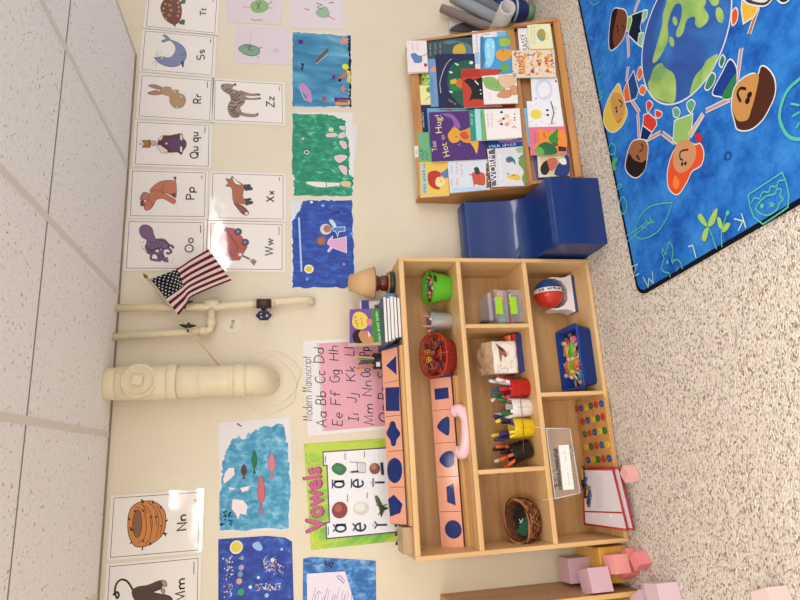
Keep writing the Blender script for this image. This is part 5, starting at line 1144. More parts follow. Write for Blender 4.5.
def b5(A):
    A.cr(400, 20, 10)
    A.poly([(480, 560), (520, 460), (620, 420), (740, 450), (750, 900), (640, 880), (540, 790), (480, 680)], '#1c6a54', True); A.poly([(500, 620), (560, 590), (620, 620), (620, 700), (540, 720), (500, 680)], '#2c8a54', True)
    A.poly([(500, 610), (560, 595), (575, 640), (510, 650)], '#d8b83c'); A.poly([(560, 640), (600, 590), (625, 640), (610, 690), (570, 670)], '#d8702c', True)
    A.disc((712, 435), .010, '#d6e6e8'); A.poly([(545, 435), (590, 455), (570, 465)], '#c8dce0', True); A.poly([(490, 520), (530, 530), (510, 545)], '#c8dce0', True); A.poly([(490, 715), (530, 725), (510, 740)], '#c8dce0', True)
    A.line([(410, 740), (400, 640), (420, 560), (440, 500), (480, 430), (520, 395)], .0035, '#c8c4b0', True); sq(A, ((480, 810), (560, 860)), '#d8b870', .003, 6)
def b6(A): A.cr(460, 25, 10); A.poly([(365, 75), (495, 70), (500, 170), (370, 150)], '#8fc8e0'); sq(A, ((180, 270), (170, 90)), '#b07a98', .003, 12); A.line([(225, 100), (300, 100)], .003, '#5a5a64'); A.poly([(150, 280), (195, 280), (195, 400), (150, 400)], '#a8c8e0')
def b7(A):
    A.cr(460, 25, 10); A.poly([(205, 135), (240, 150), (230, 230), (250, 330), (225, 440), (205, 440)], '#3a8ab8', True); A.poly([(260, 160), (330, 150), (350, 250), (330, 380), (280, 430), (250, 300)], '#9ad8ee', True)
    A.poly([(390, 160), (430, 135), (490, 150), (500, 200), (440, 225), (395, 210)], '#a8c848', True); A.poly([(360, 290), (400, 255), (470, 250), (520, 280), (500, 340), (430, 370), (370, 340)], '#e0a830', True)
    A.poly([(400, 450), (440, 395), (490, 420), (470, 470)], '#7fb040', True); A.poly([(240, 450), (400, 450), (420, 475), (260, 480)], '#8a2c44'); A.poly([(220, 475), (315, 480), (315, 498), (220, 500)], '#1a1c30'); A.disc((430, 265), .005, '#c8602c')
    sq(A, ((345, 240), (340, 170)), '#f0f4f6', .004, 5); sq(A, ((300, 330), (290, 190)), '#f0f4f6', .005, 7); sq(A, ((275, 430), (265, 370)), '#f0f4f6', .004, 5)
def b8(A):
    A.cr(460, 70, 10); A.poly([(35, 120), (100, 95), (230, 100), (230, 330), (60, 350), (45, 230)], '#c8402c', True); A.poly([(40, 120), (90, 90), (140, 105), (230, 95), (235, 290), (190, 300), (130, 300), (95, 315), (115, 240), (110, 200), (75, 150)], '#1c1c20', True)
    A.poly([(150, 110), (190, 150), (180, 158), (145, 120)], '#e8e4e0'); A.disc((205, 208), .004, '#e8e4e0'); A.disc((208, 245), .004, '#e8e4e0'); A.poly([(20, 5), (200, 5), (205, 70), (25, 80)], '#b8341c')
def b9(A):
    A.cr(460, 70, 10); A.poly([(225, 90), (340, 85), (450, 195), (380, 220), (270, 190), (240, 140)], '#9cc078', True, ol='#5a7a48')
    for k in range(5): A.line([(260+k*28, 100+k*6), (290+k*26, 180+k*6)], .0025, '#6a9450')
    A.poly([(380, 90), (430, 60), (530, 70), (555, 130), (500, 180), (440, 190), (400, 150)], '#e0c4a0', True, ol='#9a7a5a'); A.poly([(500, 190), (560, 165), (570, 250), (520, 250)], '#d8a07c', True, ol='#a06a4c'); A.poly([(370, 260), (430, 215), (500, 210), (520, 250), (480, 285), (400, 285)], '#d49a74', True, ol='#a06a4c'); sq(A, ((310, 290), (300, 220)), '#e0b0c0', .003, 6)
def b11(A): A.cr(400, 95, 10); sq(A, ((200, 355), (190, 125)), '#c84a68', .005, 12); sq(A, ((245, 330), (235, 180)), '#d8dce6', .003, 10)
def b13(A):
    A.cr(400, 95, 10); Y = '#e8d8a0'
    A.ftext('Too', (372, 565), (360, 465), .026, Y); A.ftext('Hot', (500, 615), (465, 480), .032, Y); A.ftext('to', (450, 450), (440, 405), .018, Y); A.ftext('Hug!', (420, 385), (410, 205), .032, Y)
    A.poly([(420, 195), (520, 200), (590, 280), (600, 340), (550, 320), (520, 250), (460, 220)], '#9a6ab0', True)
    A.poly([(480, 400), (520, 350), (560, 335), (600, 370), (610, 440), (570, 480), (520, 485), (490, 450)], '#e0ac30', True); A.poly([(590, 380), (660, 350), (720, 330), (760, 420), (720, 480), (640, 480), (600, 440)], '#e09a30', True)
    A.poly([(700, 470), (780, 450), (780, 540), (765, 595), (740, 540)], '#e8b040', True); A.poly([(600, 400), (650, 370), (690, 430), (640, 450)], '#c8602c', True); A.disc((562, 425), .0035, '#3a2418'); A.line([(520, 350), (540, 320), (560, 340)], .004, '#e0ac30'); A.line([(575, 500), (600, 510), (600, 485)], .003, '#b88ac8')
    for p in ((520, 520), (640, 560), (700, 250), (560, 640), (680, 620), (400, 640)): A.disc(p, .003, '#8a5aa4', 6)
def b14(A): A.cr(400, 145, 10); sq(A, ((245, 150), (225, 20)), '#1f5a5c', .0055, 8); sq(A, ((285, 150), (265, 40)), '#2a6a5c', .005, 10); A.line([(205, 140), (195, 20)], .004, '#5aa89c')
def b15(A):
    A.cr(400, 145, 10); A.poly([(205, 200), (260, 195), (285, 500), (215, 490)], '#b8d0c8'); sq(A, ((262, 480), (250, 235)), '#2a5a84', .005, 14); sq(A, ((255, 230), (250, 190)), '#c83c38', .004, 4)
    A.poly([(280, 330), (290, 285), (340, 265), (390, 275), (410, 310), (380, 340), (360, 400), (395, 430), (390, 450), (340, 440), (295, 400)], '#c03820', True, ol='#8a2414'); A.poly([(355, 400), (360, 345), (390, 325), (440, 340), (460, 390), (420, 425), (380, 425)], '#eed8a8', True, ol='#a88858'); A.line([(410, 345), (405, 370), (420, 385)], .0016, '#6a4a30', True)
    A.poly([(400, 290), (440, 270), (480, 240), (480, 330), (440, 330)], '#6a86b8', True)
def b16(A):
    A.cr(400, 145, 10)
    for x, a, b_, c in ((530, 290, 190, '#d89a88'), (580, 290, 180, '#e08a70'), (630, 320, 190, '#e0a890'), (530, 410, 340, '#d8805c'), (585, 410, 320, '#e09070')): sq(A, ((x, a), (x-6, b_)), c, .004, 8)
    A.poly([(720, 300), (740, 280), (840, 290), (850, 400), (800, 410), (750, 400), (740, 430)], '#c8603c', True); A.poly([(740, 240), (780, 230), (800, 290), (760, 300)], '#44464e', True); A.line([(690, 300), (730, 310)], .006, '#c8603c'); A.poly([(860, 190), (890, 185), (900, 430), (865, 440)], '#8a6a50'); A.poly([(520, 440), (860, 420), (862, 450), (525, 470)], '#b8d4ea')
    A.blobs(12, (865, 200, 900, 430), .005, [C('#4a3a34'), C('#d8c8b8')], 3)
def b18(A):
    A.cr(460, 70, 10)
    for p in ((415, 430), (435, 495), (415, 550)): A.poly([(p[0]-18, p[1]), (p[0], p[1]-14), (p[0]+16, p[1]), (p[0], p[1]+12)], '#5a4a48', True)
    for y in (450, 485, 510): A.poly([(530, y), (555, y-12), (550, y+6)], '#3a2c2c')
    for c_, k_ in (((400, 520), '#e8c4b0'), ((470, 470), '#e8c8b4'), ((470, 550), '#e0b0a0'), ((500, 520), '#eed8c8')): A.disc(c_, .012, k_)
    for x in (290, 330): sq(A, ((x, 580), (x-8, 440)), '#c8a8b8', .003, 9)
    A.line([(560, 590), (540, 570), (520, 590)], .004, '#c8485c', True)
def b19(A): A.cr(460, 125, 8.57); A.poly([(340, 135), (520, 130), (530, 150), (360, 160)], '#a88cc0', True); sq(A, ((250, 200), (480, 180)), '#e8f0f6', .005, 12)
def b20(A):
    A.cr(460, 125, 8.57); A.poly([(245, 230), (300, 205), (310, 525), (272, 528)], '#6a6e78')
    A.ftext('WORM', (318, 490), (295, 255), .030, '#f2f2f2'); sq(A, ((360, 470), (345, 250)), '#f0f0f0', .004, 12)
    A.poly([(395, 290), (430, 275), (465, 300), (475, 350), (450, 320), (420, 330), (398, 320)], '#3c7a94', True); A.disc((415, 318), .006, '#b8604c'); A.poly([(400, 450), (440, 430), (490, 430), (520, 455), (500, 480), (440, 470)], '#e0c048', True)
    for q in ([(400, 420), (420, 430)], [(450, 435), (470, 442)], [(500, 300), (530, 265)], [(510, 290), (530, 330)]): A.line(q, .004, '#2a2a2c')
    A.poly([(500, 330), (535, 260), (545, 200), (570, 520), (530, 470), (545, 400)], '#7aa04c', True); A.poly([(470, 210), (535, 190), (540, 240), (500, 250)], '#a8c0a0')
def b23(A):
    A.cr(510, 110, 8.57); A.poly([(255, 400), (500, 385), (510, 560), (270, 560)], '#d8c8a4'); A.poly([(260, 500), (290, 450), (330, 440), (345, 500), (310, 560), (270, 550)], '#2c2424', True); A.poly([(320, 430), (380, 415), (410, 450), (390, 500), (350, 530), (330, 490)], '#c87860', True); A.poly([(410, 470), (450, 440), (470, 400), (500, 400), (500, 560), (380, 560)], '#24448a', True); A.poly([(420, 430), (470, 420), (480, 470), (440, 470)], '#e8e4e0', True)
def b24(A):
    A.cr(510, 110, 8.57); A.poly([(240, 170), (330, 190), (460, 180), (485, 330), (400, 380), (215, 370), (230, 270)], '#e8963c', True); A.poly([(370, 200), (410, 165), (405, 230), (415, 250), (400, 290), (350, 290), (330, 240)], '#2c9a3c', True); A.poly([(210, 370), (240, 310), (300, 280), (360, 300), (400, 340), (395, 380), (300, 390)], '#2c7a44', True); A.poly([(210, 375), (240, 320), (280, 340), (290, 380)], '#6ab84c', True)
    A.poly([(360, 290), (400, 285), (410, 310), (370, 318)], '#7a5a4c', True); A.poly([(410, 315), (480, 325), (480, 360), (415, 360)], '#4a2c28'); sq(A, ((225, 290), (215, 200)), '#b84a6c', .003, 6); sq(A, ((250, 290), (242, 200)), '#a8486c', .003, 6); sq(A, ((310, 240), (290, 195)), '#3a3a2c', .004, 5)
def b26(A):
    A.cr(510, 70, 10); A.disc((260, 450), .030, '#e8dc84'); A.disc((260, 450), .024, '#e6d460')
    for a in range(8): A.line([(260+72*math.cos(a*.785), 450+95*math.sin(a*.785)), (260+90*math.cos(a*.785), 450+115*math.sin(a*.785))], .002, '#b8a858')
    A.disc((372, 410), .0065, '#1c1c1c'); A.disc((376, 458), .0065, '#1c1c1c'); A.line([(405, 320), (420, 370), (435, 440), (420, 500), (415, 550)], .005, '#5a5a58', True); A.line([(420, 370), (465, 400)], .002, '#5a5a58'); A.line([(430, 440), (455, 440)], .002, '#5a5a58')
    for q in ([(400, 540), (390, 555)], [(420, 535), (440, 555)], [(440, 530), (460, 545)]): A.line(q, .002, '#5a5a58')
def b27(A): A.cr(510, 70, 10); A.poly([(250, 200), (280, 120), (350, 100), (410, 140), (420, 240), (380, 300), (300, 300)], '#d2d6e6', True); A.poly([(275, 200), (300, 150), (350, 130), (390, 170), (390, 240), (330, 280), (290, 260)], '#e6e8f0', True); A.disc((257, 292), .005, '#a8acb8'); A.poly([(445, 115), (468, 112), (468, 125), (450, 130)], '#3a3a40')
def b28(A):
    A.cr(510, 10, 7.5); A.poly([(65, 345), (115, 345), (118, 490), (65, 490)], '#e8b87c'); A.ftext('ELMO', (108, 482), (102, 352), .030, '#c8402c')
    rd_ = random.Random(4); A.blobs(90, (20, 315, 340, 500), .006, [C(c) for c in ('#c8a890', '#b8402c', '#d8a830', '#7a9ab8', '#6a5a78', '#e8c8b0', '#98a878', '#d88a4c')], 11)
    A.blobs(26, (150, 330, 320, 490), .012, [C(c) for c in ('#d0482c', '#e0b030', '#d86a3c', '#e8e0d4')], 7)
def b29(A): A.cr(510, 10, 7.5); A.ftext('SASSY', (142, 302), (118, 182), .030, '#1c1c1c')
def b30(A):
    A.cr(510, 10, 7.5); A.poly([(200, 190), (215, 155), (245, 150), (265, 180), (262, 225), (240, 242), (215, 225)], '#b8a04c', True); A.poly([(205, 200), (225, 190), (250, 205), (255, 230), (238, 240), (215, 225)], '#8aa88c', True)
    for x, a, b_ in ((165, 260, 130), (188, 265, 125), (285, 230, 170)): sq(A, ((x, a), (x-4, b_)), '#a8a488', .002, 8)
    A.line([(152, 303), (325, 298)], .004, '#d8b050')
BK = [
 ('dark slate book with a yellow creature, top row of the rack', [(427, 40), (473, 38), (475, 76), (428.5, 76)], 0, '#48606a', b1),
 ('white book with a blue bear and red heart, at the rack top', [(406.5, 41.5), (426.5, 41.5), (428.5, 73), (408, 74.5)], 2, '#e8e2e0', b2),
 ('cream and green small book low in the top left pocket', [(419.5, 86), (433, 85), (434, 105), (420.5, 105.5)], 0, '#e8e4a8', lambda A: (A.cr(400, 70, 10), A.poly([(265, 190), (300, 180), (300, 230), (270, 225)], '#6aa83c', True), A.line([(255, 310), (300, 270)], .004, '#c87038'))),
 ('lime green patterned book peeking above the cream one', [(422, 74), (436, 73), (436, 86), (422.5, 86)], 0, '#a8c860', lambda A: (A.cr(400, 70, 10), A.blobs(9, (225, 45, 300, 150), .006, [C('#4a7a2c'), C('#e8ecc8')], 2))),
 ('pale blue book behind the navy and green one', [(428, 60), (470, 58), (473, 106), (431, 107)], 1, '#7ba2cc', b3),
 ('navy book with a green circle and orange bird', [(435, 55), (474.5, 54.5), (477, 108.5), (439, 109)], 2, '#1c2c5c', b5),
 ('white and blue book behind the frog fishing book', [(472, 32), (509.5, 31.5), (511, 72), (474, 75)], 1, '#e8e0e4', b6),
 ('bright blue book with yellow fish and green frogs', [(480, 38.5), (509.5, 37), (512, 74.5), (482, 76)], 2, '#4aa6d4', b7),
 ('thin red and cream book under the black cat book', [(462, 104), (519, 103.5), (519.5, 108.5), (464, 109.5)], 0, '#b8402c', None),
 ('red book with a black cat', [(461, 69.5), (499, 70), (502, 107), (464, 108)], 3, '#c8442c', b8),
 ('white book with a green sleeve and cradling hands', [(482, 77), (516, 74), (518, 104), (484, 105)], 4, '#ece8e6', b9),
 ('light blue book behind the purple one', [(427, 109), (470, 108), (472, 150), (430, 150)], 1, '#7ab0cc', lambda A: (A.cr(400, 70, 10), A.line([(400, 405), (660, 400)], .006, '#7a9a44'), A.line([(470, 408), (520, 408)], .008, '#b84a34'))),
 ('dark blue book with pink lettering in the left column', [(416, 106), (439, 106), (440, 134), (417.5, 133.5)], 0, '#1f2a5a', b11),
 ('pale green book with dark green lettering in the left column', [(418, 133), (450, 133), (452, 163.5), (419.5, 164.5)], 1, '#7cb88c', b14),
 ('yellow book with a red-haired child', [(419.5, 163), (447.5, 161.5), (449.5, 196), (420.5, 198)], 2, '#e8c860', b15),
 ('pale blue book with a red horse and small figure', [(447.5, 162), (487, 159), (490, 190), (450, 193.5)], 3, '#d6dde6', b16),
 ('large purple book titled Too Hot to Hug', [(429, 113), (483, 111), (486.5, 160), (432, 162.5)], 4, '#5c3480', b13),
 ('deep blue book just above the worm book', [(486, 141), (522, 139), (524, 162), (488, 163)], 2, '#1c62a8', b19),
 ('grey and white book titled Worm', [(487, 149.8), (522.5, 147), (526.5, 186), (491.5, 187.5)], 4, '#d8d8de', b20),
 ('teal book with yellow spine letters', [(469, 111), (500, 109.5), (503, 139.5), (471, 142)], 5, '#2c9a90', lambda A: (A.cr(460, 70, 10), sq(A, ((130, 560), (125, 440)), '#d8d85c', .004, 8))),
 ('pale aqua book between the teal and green ones', [(474.5, 110), (510, 109.5), (512, 140), (476.5, 141)], 6, '#b0dce4', None),
 ('green book behind the white family book', [(480, 110.5), (515, 109.5), (517, 139), (482, 141)], 7, '#7cb87c', lambda A: (A.cr(460, 70, 10), sq(A, ((225, 490), (222, 420)), '#3a7a4c', .003, 5))),
 ('white book with small faces and figures', [(484, 110.5), (519.5, 109), (522, 138), (487, 140.5)], 8, '#ece6e4', b18),
 ('light blue book behind the sun book', [(521, 109), (545, 108), (547, 147), (523, 147.5)], 1, '#8cc8e0', lambda A: (A.cr(510, 70, 10), sq(A, ((145, 590), (150, 440)), '#3a6aa8', .003, 9))),
 ('violet edged book at the foot of the rack', [(532, 152), (560, 152), (563, 180), (536.5, 181)], 0, '#4c5aa8', None),
 ('book with a dark-haired person and blue coat, beside the blue chair', [(537, 155.5), (567, 154), (569.5, 176), (538.5, 178)], 2, '#e0d8c0', b23),
 ('pink and orange book with green fruit', [(529, 128), (565, 127), (567, 154.5), (530.5, 155.5)], 4, '#e07c98', b24),
 ('white book with a pale grey ghost', [(530.5, 78.5), (557, 78), (560.5, 103), (532, 103)], 2, '#e8e6ec', b27),
 ('white book with a yellow sun and a stick figure', [(526.5, 102), (560, 101.5), (564, 127.5), (528.5, 129)], 3, '#e8e8ee', b26),
 ('white book titled Sassy', [(517.5, 29.5), (545, 28), (547, 51), (519.5, 52)], 1, '#eceaea', b29),
 ('cream book with a round picture in the rack corner', [(526.7, 25.3), (550, 24.5), (553.5, 50), (530, 50.7)], 3, '#e6e4c4', b30),
 ('speckled book with red letters below the Sassy book', [(511.5, 51.5), (554, 50.5), (556, 77.5), (512.7, 78.5)], 4, '#e4d4c0', b28)]
for L_, q_, l_, c_, d_ in BK: book(L_, q_, l_, c_, d_)
# foam chair
b = MB(); VN = mat('#0b2f6e', .40, coat=.25, bump=.12, bscale=14)
pr = [(-.022, .0), (-.022, .545)]+[(-.03-.085*k/4, .556) for k in range(1, 5)]+[(-.135, .545)]+cat([(-.137, .53), (-.143, .47), (-.155, .40), (-.170, .33), (-.205, .275), (-.27, .256), (-.35, .252), (-.42, .252)], False, 3)+[(-.438, .236), (-.444, .0)]
nsl = 6; xs = [.866, .868, .95, 1.03, 1.11, 1.186, 1.188]
rings = []
for i, x in enumerate(xs):
    ins = .008 if i in (0, len(xs)-1) else 0
    cy_, cz_ = -.18, .2
    rings.append([b.v(Vector((x, y+(ins if y < cy_ else -ins), z-(ins if z > .01 and z > .2 else 0)+(0)))) for y, z in pr])
b.loft(rings, True)
o = b.build('foam_chair', VN, bevel=.012, seg=4); tag(o, 'royal blue vinyl foam child chair between shelf and book rack', 'chair')
# things beside the rack
def roll(name, label, catg, p0, p1, r, m, flat=1, hollow=False, group=None):
    p0, p1 = Vector(p0), Vector(p1); b = MB(); d = (p1-p0).normalized(); u = d.orthogonal().normalized(); v = d.cross(u)
    rs = [b.ring(p0, u, v, r*.9, 28, r*.9*flat), b.ring(p0+d*.006, u, v, r, 28, r*flat), b.ring(p1-d*.006, u, v, r, 28, r*flat), b.ring(p1, u, v, r*.95, 28, r*.95*flat)]
    if hollow: rs += [b.ring(p1, u, v, r*.82, 28, r*.82*flat), b.ring(p1-d*.12, u, v, r*.8, 28, r*.8*flat)]
    b.loft(rs, True); return tag(b.build(name, m), label, catg, group)
GY = mat('#8d9296', .6, bump=.4, bscale=30); GB = mat('#7c706a', .8, bump=.5, bscale=40)
roll('rolled_mat', 'brownish grey rolled mat leaning by the wall beside the rack', 'mat', onY(441, 8, -.05), onZ(520, 28, .09)*0+onY(505, 34, -.12), .024, GB)
roll('rolled_mat', 'pale grey rolled mat leaning right of the brownish one', 'mat', onY(452, -4, -.07), onY(508, 26, -.10), .034, GY)
roll('rolled_mat', 'darker grey rolled mat at the far right of the bundle', 'mat', onY(468, -10, -.12), onY(508, 18, -.08), .030, mat('#6d7278', .6, bump=.4, bscale=30))
roll('cardboard_tube', 'white open tube with dark hollow end above the book rack corner', 'tube', onY(496, 32, -.12), onY(508, 7, -.34), .042, mat('#c9c5bf', .5), hollow=True)
b = MB(); q_ = onY(528, 12, -.05)
o = b.lathe((q_.x, q_.y, 0), [(.036, 0), (.044, .01), (.044, .035), (.036, .045)], n=24).build('rolled_towel', mat('#6f8f74', .6), loc=(q_.x, q_.y, 0)); tag(o, 'dark blue rolled towel with green end and white ring beside the rack', 'towel')
MB().lathe((q_.x, q_.y, 0), [(.040, .04), (.058, .06), (.060, .22), (.050, .24)], n=24).build('blue_roll', mat('#1b2c66', .6, noise=.3, bscale=25), o)
MB().lathe((q_.x, q_.y, 0), [(.0605, .11), (.0605, .122)], n=24).build('white_ring', mat('#b8c8d8', .5), o)
o = MB().lathe((q_.x+.11, -.10, 0), [(.04, 0), (.045, .01), (.045, .30), (.03, .34)], n=20).build('black_canister', mat('#1e1e24', .4)); tag(o, 'black canister standing behind the blue towel roll', 'canister')
w_ = Fr((0, -.02, 0), (1, 0, 0), (0, 0, 1)); o = MB().prism(w_, [w_.ab(*p) for p in ((448, 14), (449, 31), (490, 26), (500, 5))], 0, .004).build('poster_board', mat('#cfc9c4', .6)); tag(o, 'pale grey board leaning on the wall behind the rack', 'board')
w_ = Fr((0, -.03, 0), (1, 0, 0), (0, 0, 1)); o = MB().prism(w_, cat([w_.ab(*p) for p in ((449.5, 30.5), (462, 24), (490, 21), (505, 28), (490, 34), (465, 32))], True, 3), 0, .01).build('dark_folder', mat('#4c4a4c', .5)); tag(o, 'dark grey folder edge lying over the rack top', 'folder')
# ================================================================== rug
ANG = .0605
e1 = Vector((math.cos(ANG), math.sin(ANG), 0)); e2 = Vector((math.sin(ANG), -math.cos(ANG), 0))
RFr = Fr((.573, -.612, .009), e1, -e2, (0, 0, 1))
def rrect(x0, y0, x1, y1, r):
    out = []
    for cx_, cy_, a in ((x1-r, y1-r, 0), (x0+r, y1-r, 90), (x0+r, y0+r, 180), (x1-r, y0+r, 270)): out += [(cx_+r*math.cos(math.radians(a+i*15)), cy_+r*math.sin(math.radians(a+i*15))) for i in range(7)]
    return out
def rug_mat():
    m, N, L, b = nt('rug_blue')
    tc = N.new('ShaderNodeTexCoord'); n = N.new('ShaderNodeTexNoise'); n.inputs['Scale'].default_value = 3.8; n.inputs['Detail'].default_value = 12; n.inputs['Roughness'].default_value = .78
    r = ramp(N, [(.36, '#123c90'), (.44, '#1c5cb2'), (.53, '#2a74c6'), (.68, '#4590d8')])
    L.new(tc.outputs['Object'], n.inputs['Vector']); L.new(n.outputs['Fac'], r.inputs[0]); L.new(r.outputs[0], b.inputs['Base Color'])
    b.inputs['Roughness'].default_value = .95; b.inputs['Specular IOR Level'].default_value = .15; return m
A = Art(RFr, -.009, FELT, step=3e-5)
A.base(rrect(0, -1.9, 2.75, 0, .05), '#0e1220', .009, px=False)
A.up(); A.ngon(rrect(.014, -1.886, 2.736, -.014, .04), '#1a5fb8', rug_mat())
WO = '#d8dce0'; GL_ = '#62bfae'; GF = '#a6cc6e'
# earth
pts = [RFr.ab(*p) for p in ((656.7, 0), (646.7, 25), (642.5, 50), (643.3, 73), (646.7, 86.7), (653, 98), (660, 102), (670, 104.4), (682, 101), (690, 96), (698, 90), (710, 75), (720.5, 54), (728, 27), (731, 0))]
def circ(P):
    n = len(P); mx = sum(p[0] for p in P)/n; my = sum(p[1] for p in P)/n
    Suu = sum((p[0]-mx)**2 for p in P); Svv = sum((p[1]-my)**2 for p in P); Suv = sum((p[0]-mx)*(p[1]-my) for p in P)
    a = sum((p[0]-mx)**3+(p[0]-mx)*(p[1]-my)**2 for p in P)/2; b_ = sum((p[1]-my)**3+(p[1]-my)*(p[0]-mx)**2 for p in P)/2
    D = Suu*Svv-Suv**2; u = (a*Svv-b_*Suv)/D; v = (b_*Suu-a*Suv)/D; return mx+u, my+v, math.sqrt(u*u+v*v+(Suu+Svv)/n)
ex_, ey_, er_ = circ(pts)
cq = [(ex_+er_*math.cos(i*.1047), ey_+er_*math.sin(i*.1047)) for i in range(60)]
EARTH = brush('rug_ocean', [(.3, '#18347a'), (.5, '#20509e'), (.65, '#2c70c0')], (3, 3, 3), rough=.95, bump=0)
A.up(); A.ngon(cq, '#1c4a98', EARTH); A.line_ab(cq+[cq[0]], .006, WO)
A.cr(0, 0, 1)
GRS = brush('rug_land', [(.3, '#6f9a58'), (.5, '#8fb45e'), (.7, '#a8c46a')], (6, 6, 6), rough=.95, bump=0)
def land(P): A.poly(P, GF, True, m=GRS)
land([(668, -30), (666.7, 0), (663, 13), (661.7, 27), (653, 58), (654, 63), (660, 57), (668, 40), (668, 25), (671, 13), (675, 5), (680, 3.5), (682, 10), (680, 22), (676, 33), (678, 37.5), (683, 33), (686, 22), (689, 18), (695, 17), (695, 24), (699.5, 27.7), (707, 22.5), (708.5, 15), (704, 7.5), (706, 0), (700, -30)])
for c, a, b_ in (((675, 21), 2.4, 4.6), ((671.7, 41.7), 2.6, 5), ((719.8, 15), 4, 8), ((714, -1), 5, 7)): land([(c[0]+a*math.cos(i*.785)+.15*b_*math.sin(i*.785), c[1]+b_*math.sin(i*.785)) for i in range(8)])
land([(661, 63), (665, 67.5), (673, 73), (676, 83), (675, 101), (668, 102.5), (658, 99.5), (651, 94), (648, 84), (650, 79), (654, 68)])
land([(718, 54), (707, 60), (702.5, 67.5), (695, 76.5), (691, 88), (690, 94.5), (697, 89), (706, 78.5), (713, 68)])
ow = .0045
def F(P, c, sm=True, ol=WO): A.poly(P, c, sm, ol=ol, ow=ow)
def arm(a, b_, c='#c09aa0'): A.line([a, b_], .018, WO); A.line([a, b_], .011, c)
# child in navy, top left
A.cr(580, 0, 6); arm((287, 205), (292, 345)); arm((325, 75), (362, -20))
F([(310, 90), (385, 62), (362, 160), (368, 200), (345, 265), (290, 210)], '#10203c', False); F([(385, 58), (407, 62), (402, 98), (378, 135), (374, 90)], '#8fc49c', False); F([(355, 200), (382, 195), (372, 283), (345, 266)], '#8fc49c', False); F([(283, 112), (305, 98), (312, 120), (296, 178), (280, 182)], '#8fc46c')
F([(200, 58), (240, 50), (275, 65), (285, 120), (270, 210), (230, 275), (185, 302), (173, 250), (180, 140)], '#7e4a34'); A.poly([(198, 62), (226, 56), (212, 130), (198, 220), (205, 285), (182, 297), (176, 235), (183, 130)], '#241c1c', True)
A.disc((225, 160), .006, '#181010'); A.disc((229, 184), .006, '#181010'); A.line([(256, 150), (268, 168), (260, 190)], .005, '#2a1810', True)
# blond child
A.cr(560, 0, 3.333); arm((228, 222), (222, 270)); arm((240, 335), (266, 375))
F([(268, 222), (277, 245), (264, 268), (257, 248)], '#d8702c'); F([(274, 283), (288, 295), (278, 318), (264, 305)], '#d87a4c')
F([(246, 235), (263, 300), (255, 328), (236, 337), (226, 272)], '#1f5488', False); F([(226, 268), (237, 337), (216, 342), (213, 302)], '#dc6c28', False)
A.cr(580, 80, 5); F([(195, 18), (213, 70), (230, 130), (238, 172), (205, 238), (160, 262), (124, 226), (119, 170), (140, 100), (170, 48)], '#d8bc58'); A.poly([(178, 62), (212, 80), (226, 150), (200, 215), (176, 195), (156, 130), (158, 85)], '#c89c60', True)
A.disc((182, 140), .007, K); A.disc((185, 156), .007, K); A.line([(196, 98), (213, 118), (203, 138)], .006, K, True); A.line([(185, 212), (200, 205), (212, 190)], .006, '#b87840')
# dark-haired child in red and blue
arm((290, 168), (298, 292)); arm((332, 302), (405, 262)); F([(333, 118), (348, 102), (366, 122), (350, 150), (340, 165)], '#d04838'); F([(380, 150), (412, 162), (405, 185), (385, 190), (378, 170)], '#d04838')
F([(320, 175), (345, 165), (382, 195), (386, 225), (362, 262), (316, 228)], '#d04432', False); F([(314, 226), (362, 262), (338, 302), (302, 295)], '#15306c', False)
F([(272, 302), (320, 298), (342, 330), (337, 400), (325, 450), (290, 488), (255, 480), (228, 440), (235, 380), (250, 330)], '#a4704c'); A.poly([(250, 368), (270, 398), (310, 412), (334, 398), (326, 448), (292, 483), (256, 477), (232, 440), (238, 388)], '#2c2420', True)
A.disc((288, 382), .007, K); A.disc((296, 394), .007, K); A.line([(308, 318), (318, 340), (298, 362)], .006, K, True)
# red-haired child in green
A.cr(560, 0, 3.333); arm((342, 443), (384, 476)); arm((480, 380), (436, 456), '#c8b0a0'); F([(378, 365), (392, 358), (402, 372), (395, 392), (382, 388)], '#6ab088'); F([(424, 345), (440, 332), (452, 345), (440, 375), (430, 368)], '#6ab088')
F([(383, 402), (445, 378), (440, 440), (426, 482), (398, 488), (378, 470)], '#9cc078', False)
A.cr(560, 140, 3.333); F([(452, 15), (470, 12), (482, 45), (472, 85), (442, 105), (425, 140), (395, 182), (366, 165), (359, 120), (367, 70), (385, 30), (420, 5)], '#dc5c24'); A.poly([(395, 8), (430, 0), (455, 28), (450, 70), (425, 102), (395, 108), (379, 80), (382, 40)], '#cc9a74', True)
A.disc((409, 80), .007, K); A.disc((420, 78), .007, K); A.line([(430, 32), (405, 38), (402, 60), (412, 68)], .006, K, True); A.poly([(452, -18), (470, -20), (476, 0), (462, 10)], '#c83030', True); A.poly([(385, 118), (400, 140), (392, 165), (378, 150)], '#e88a3c', True)
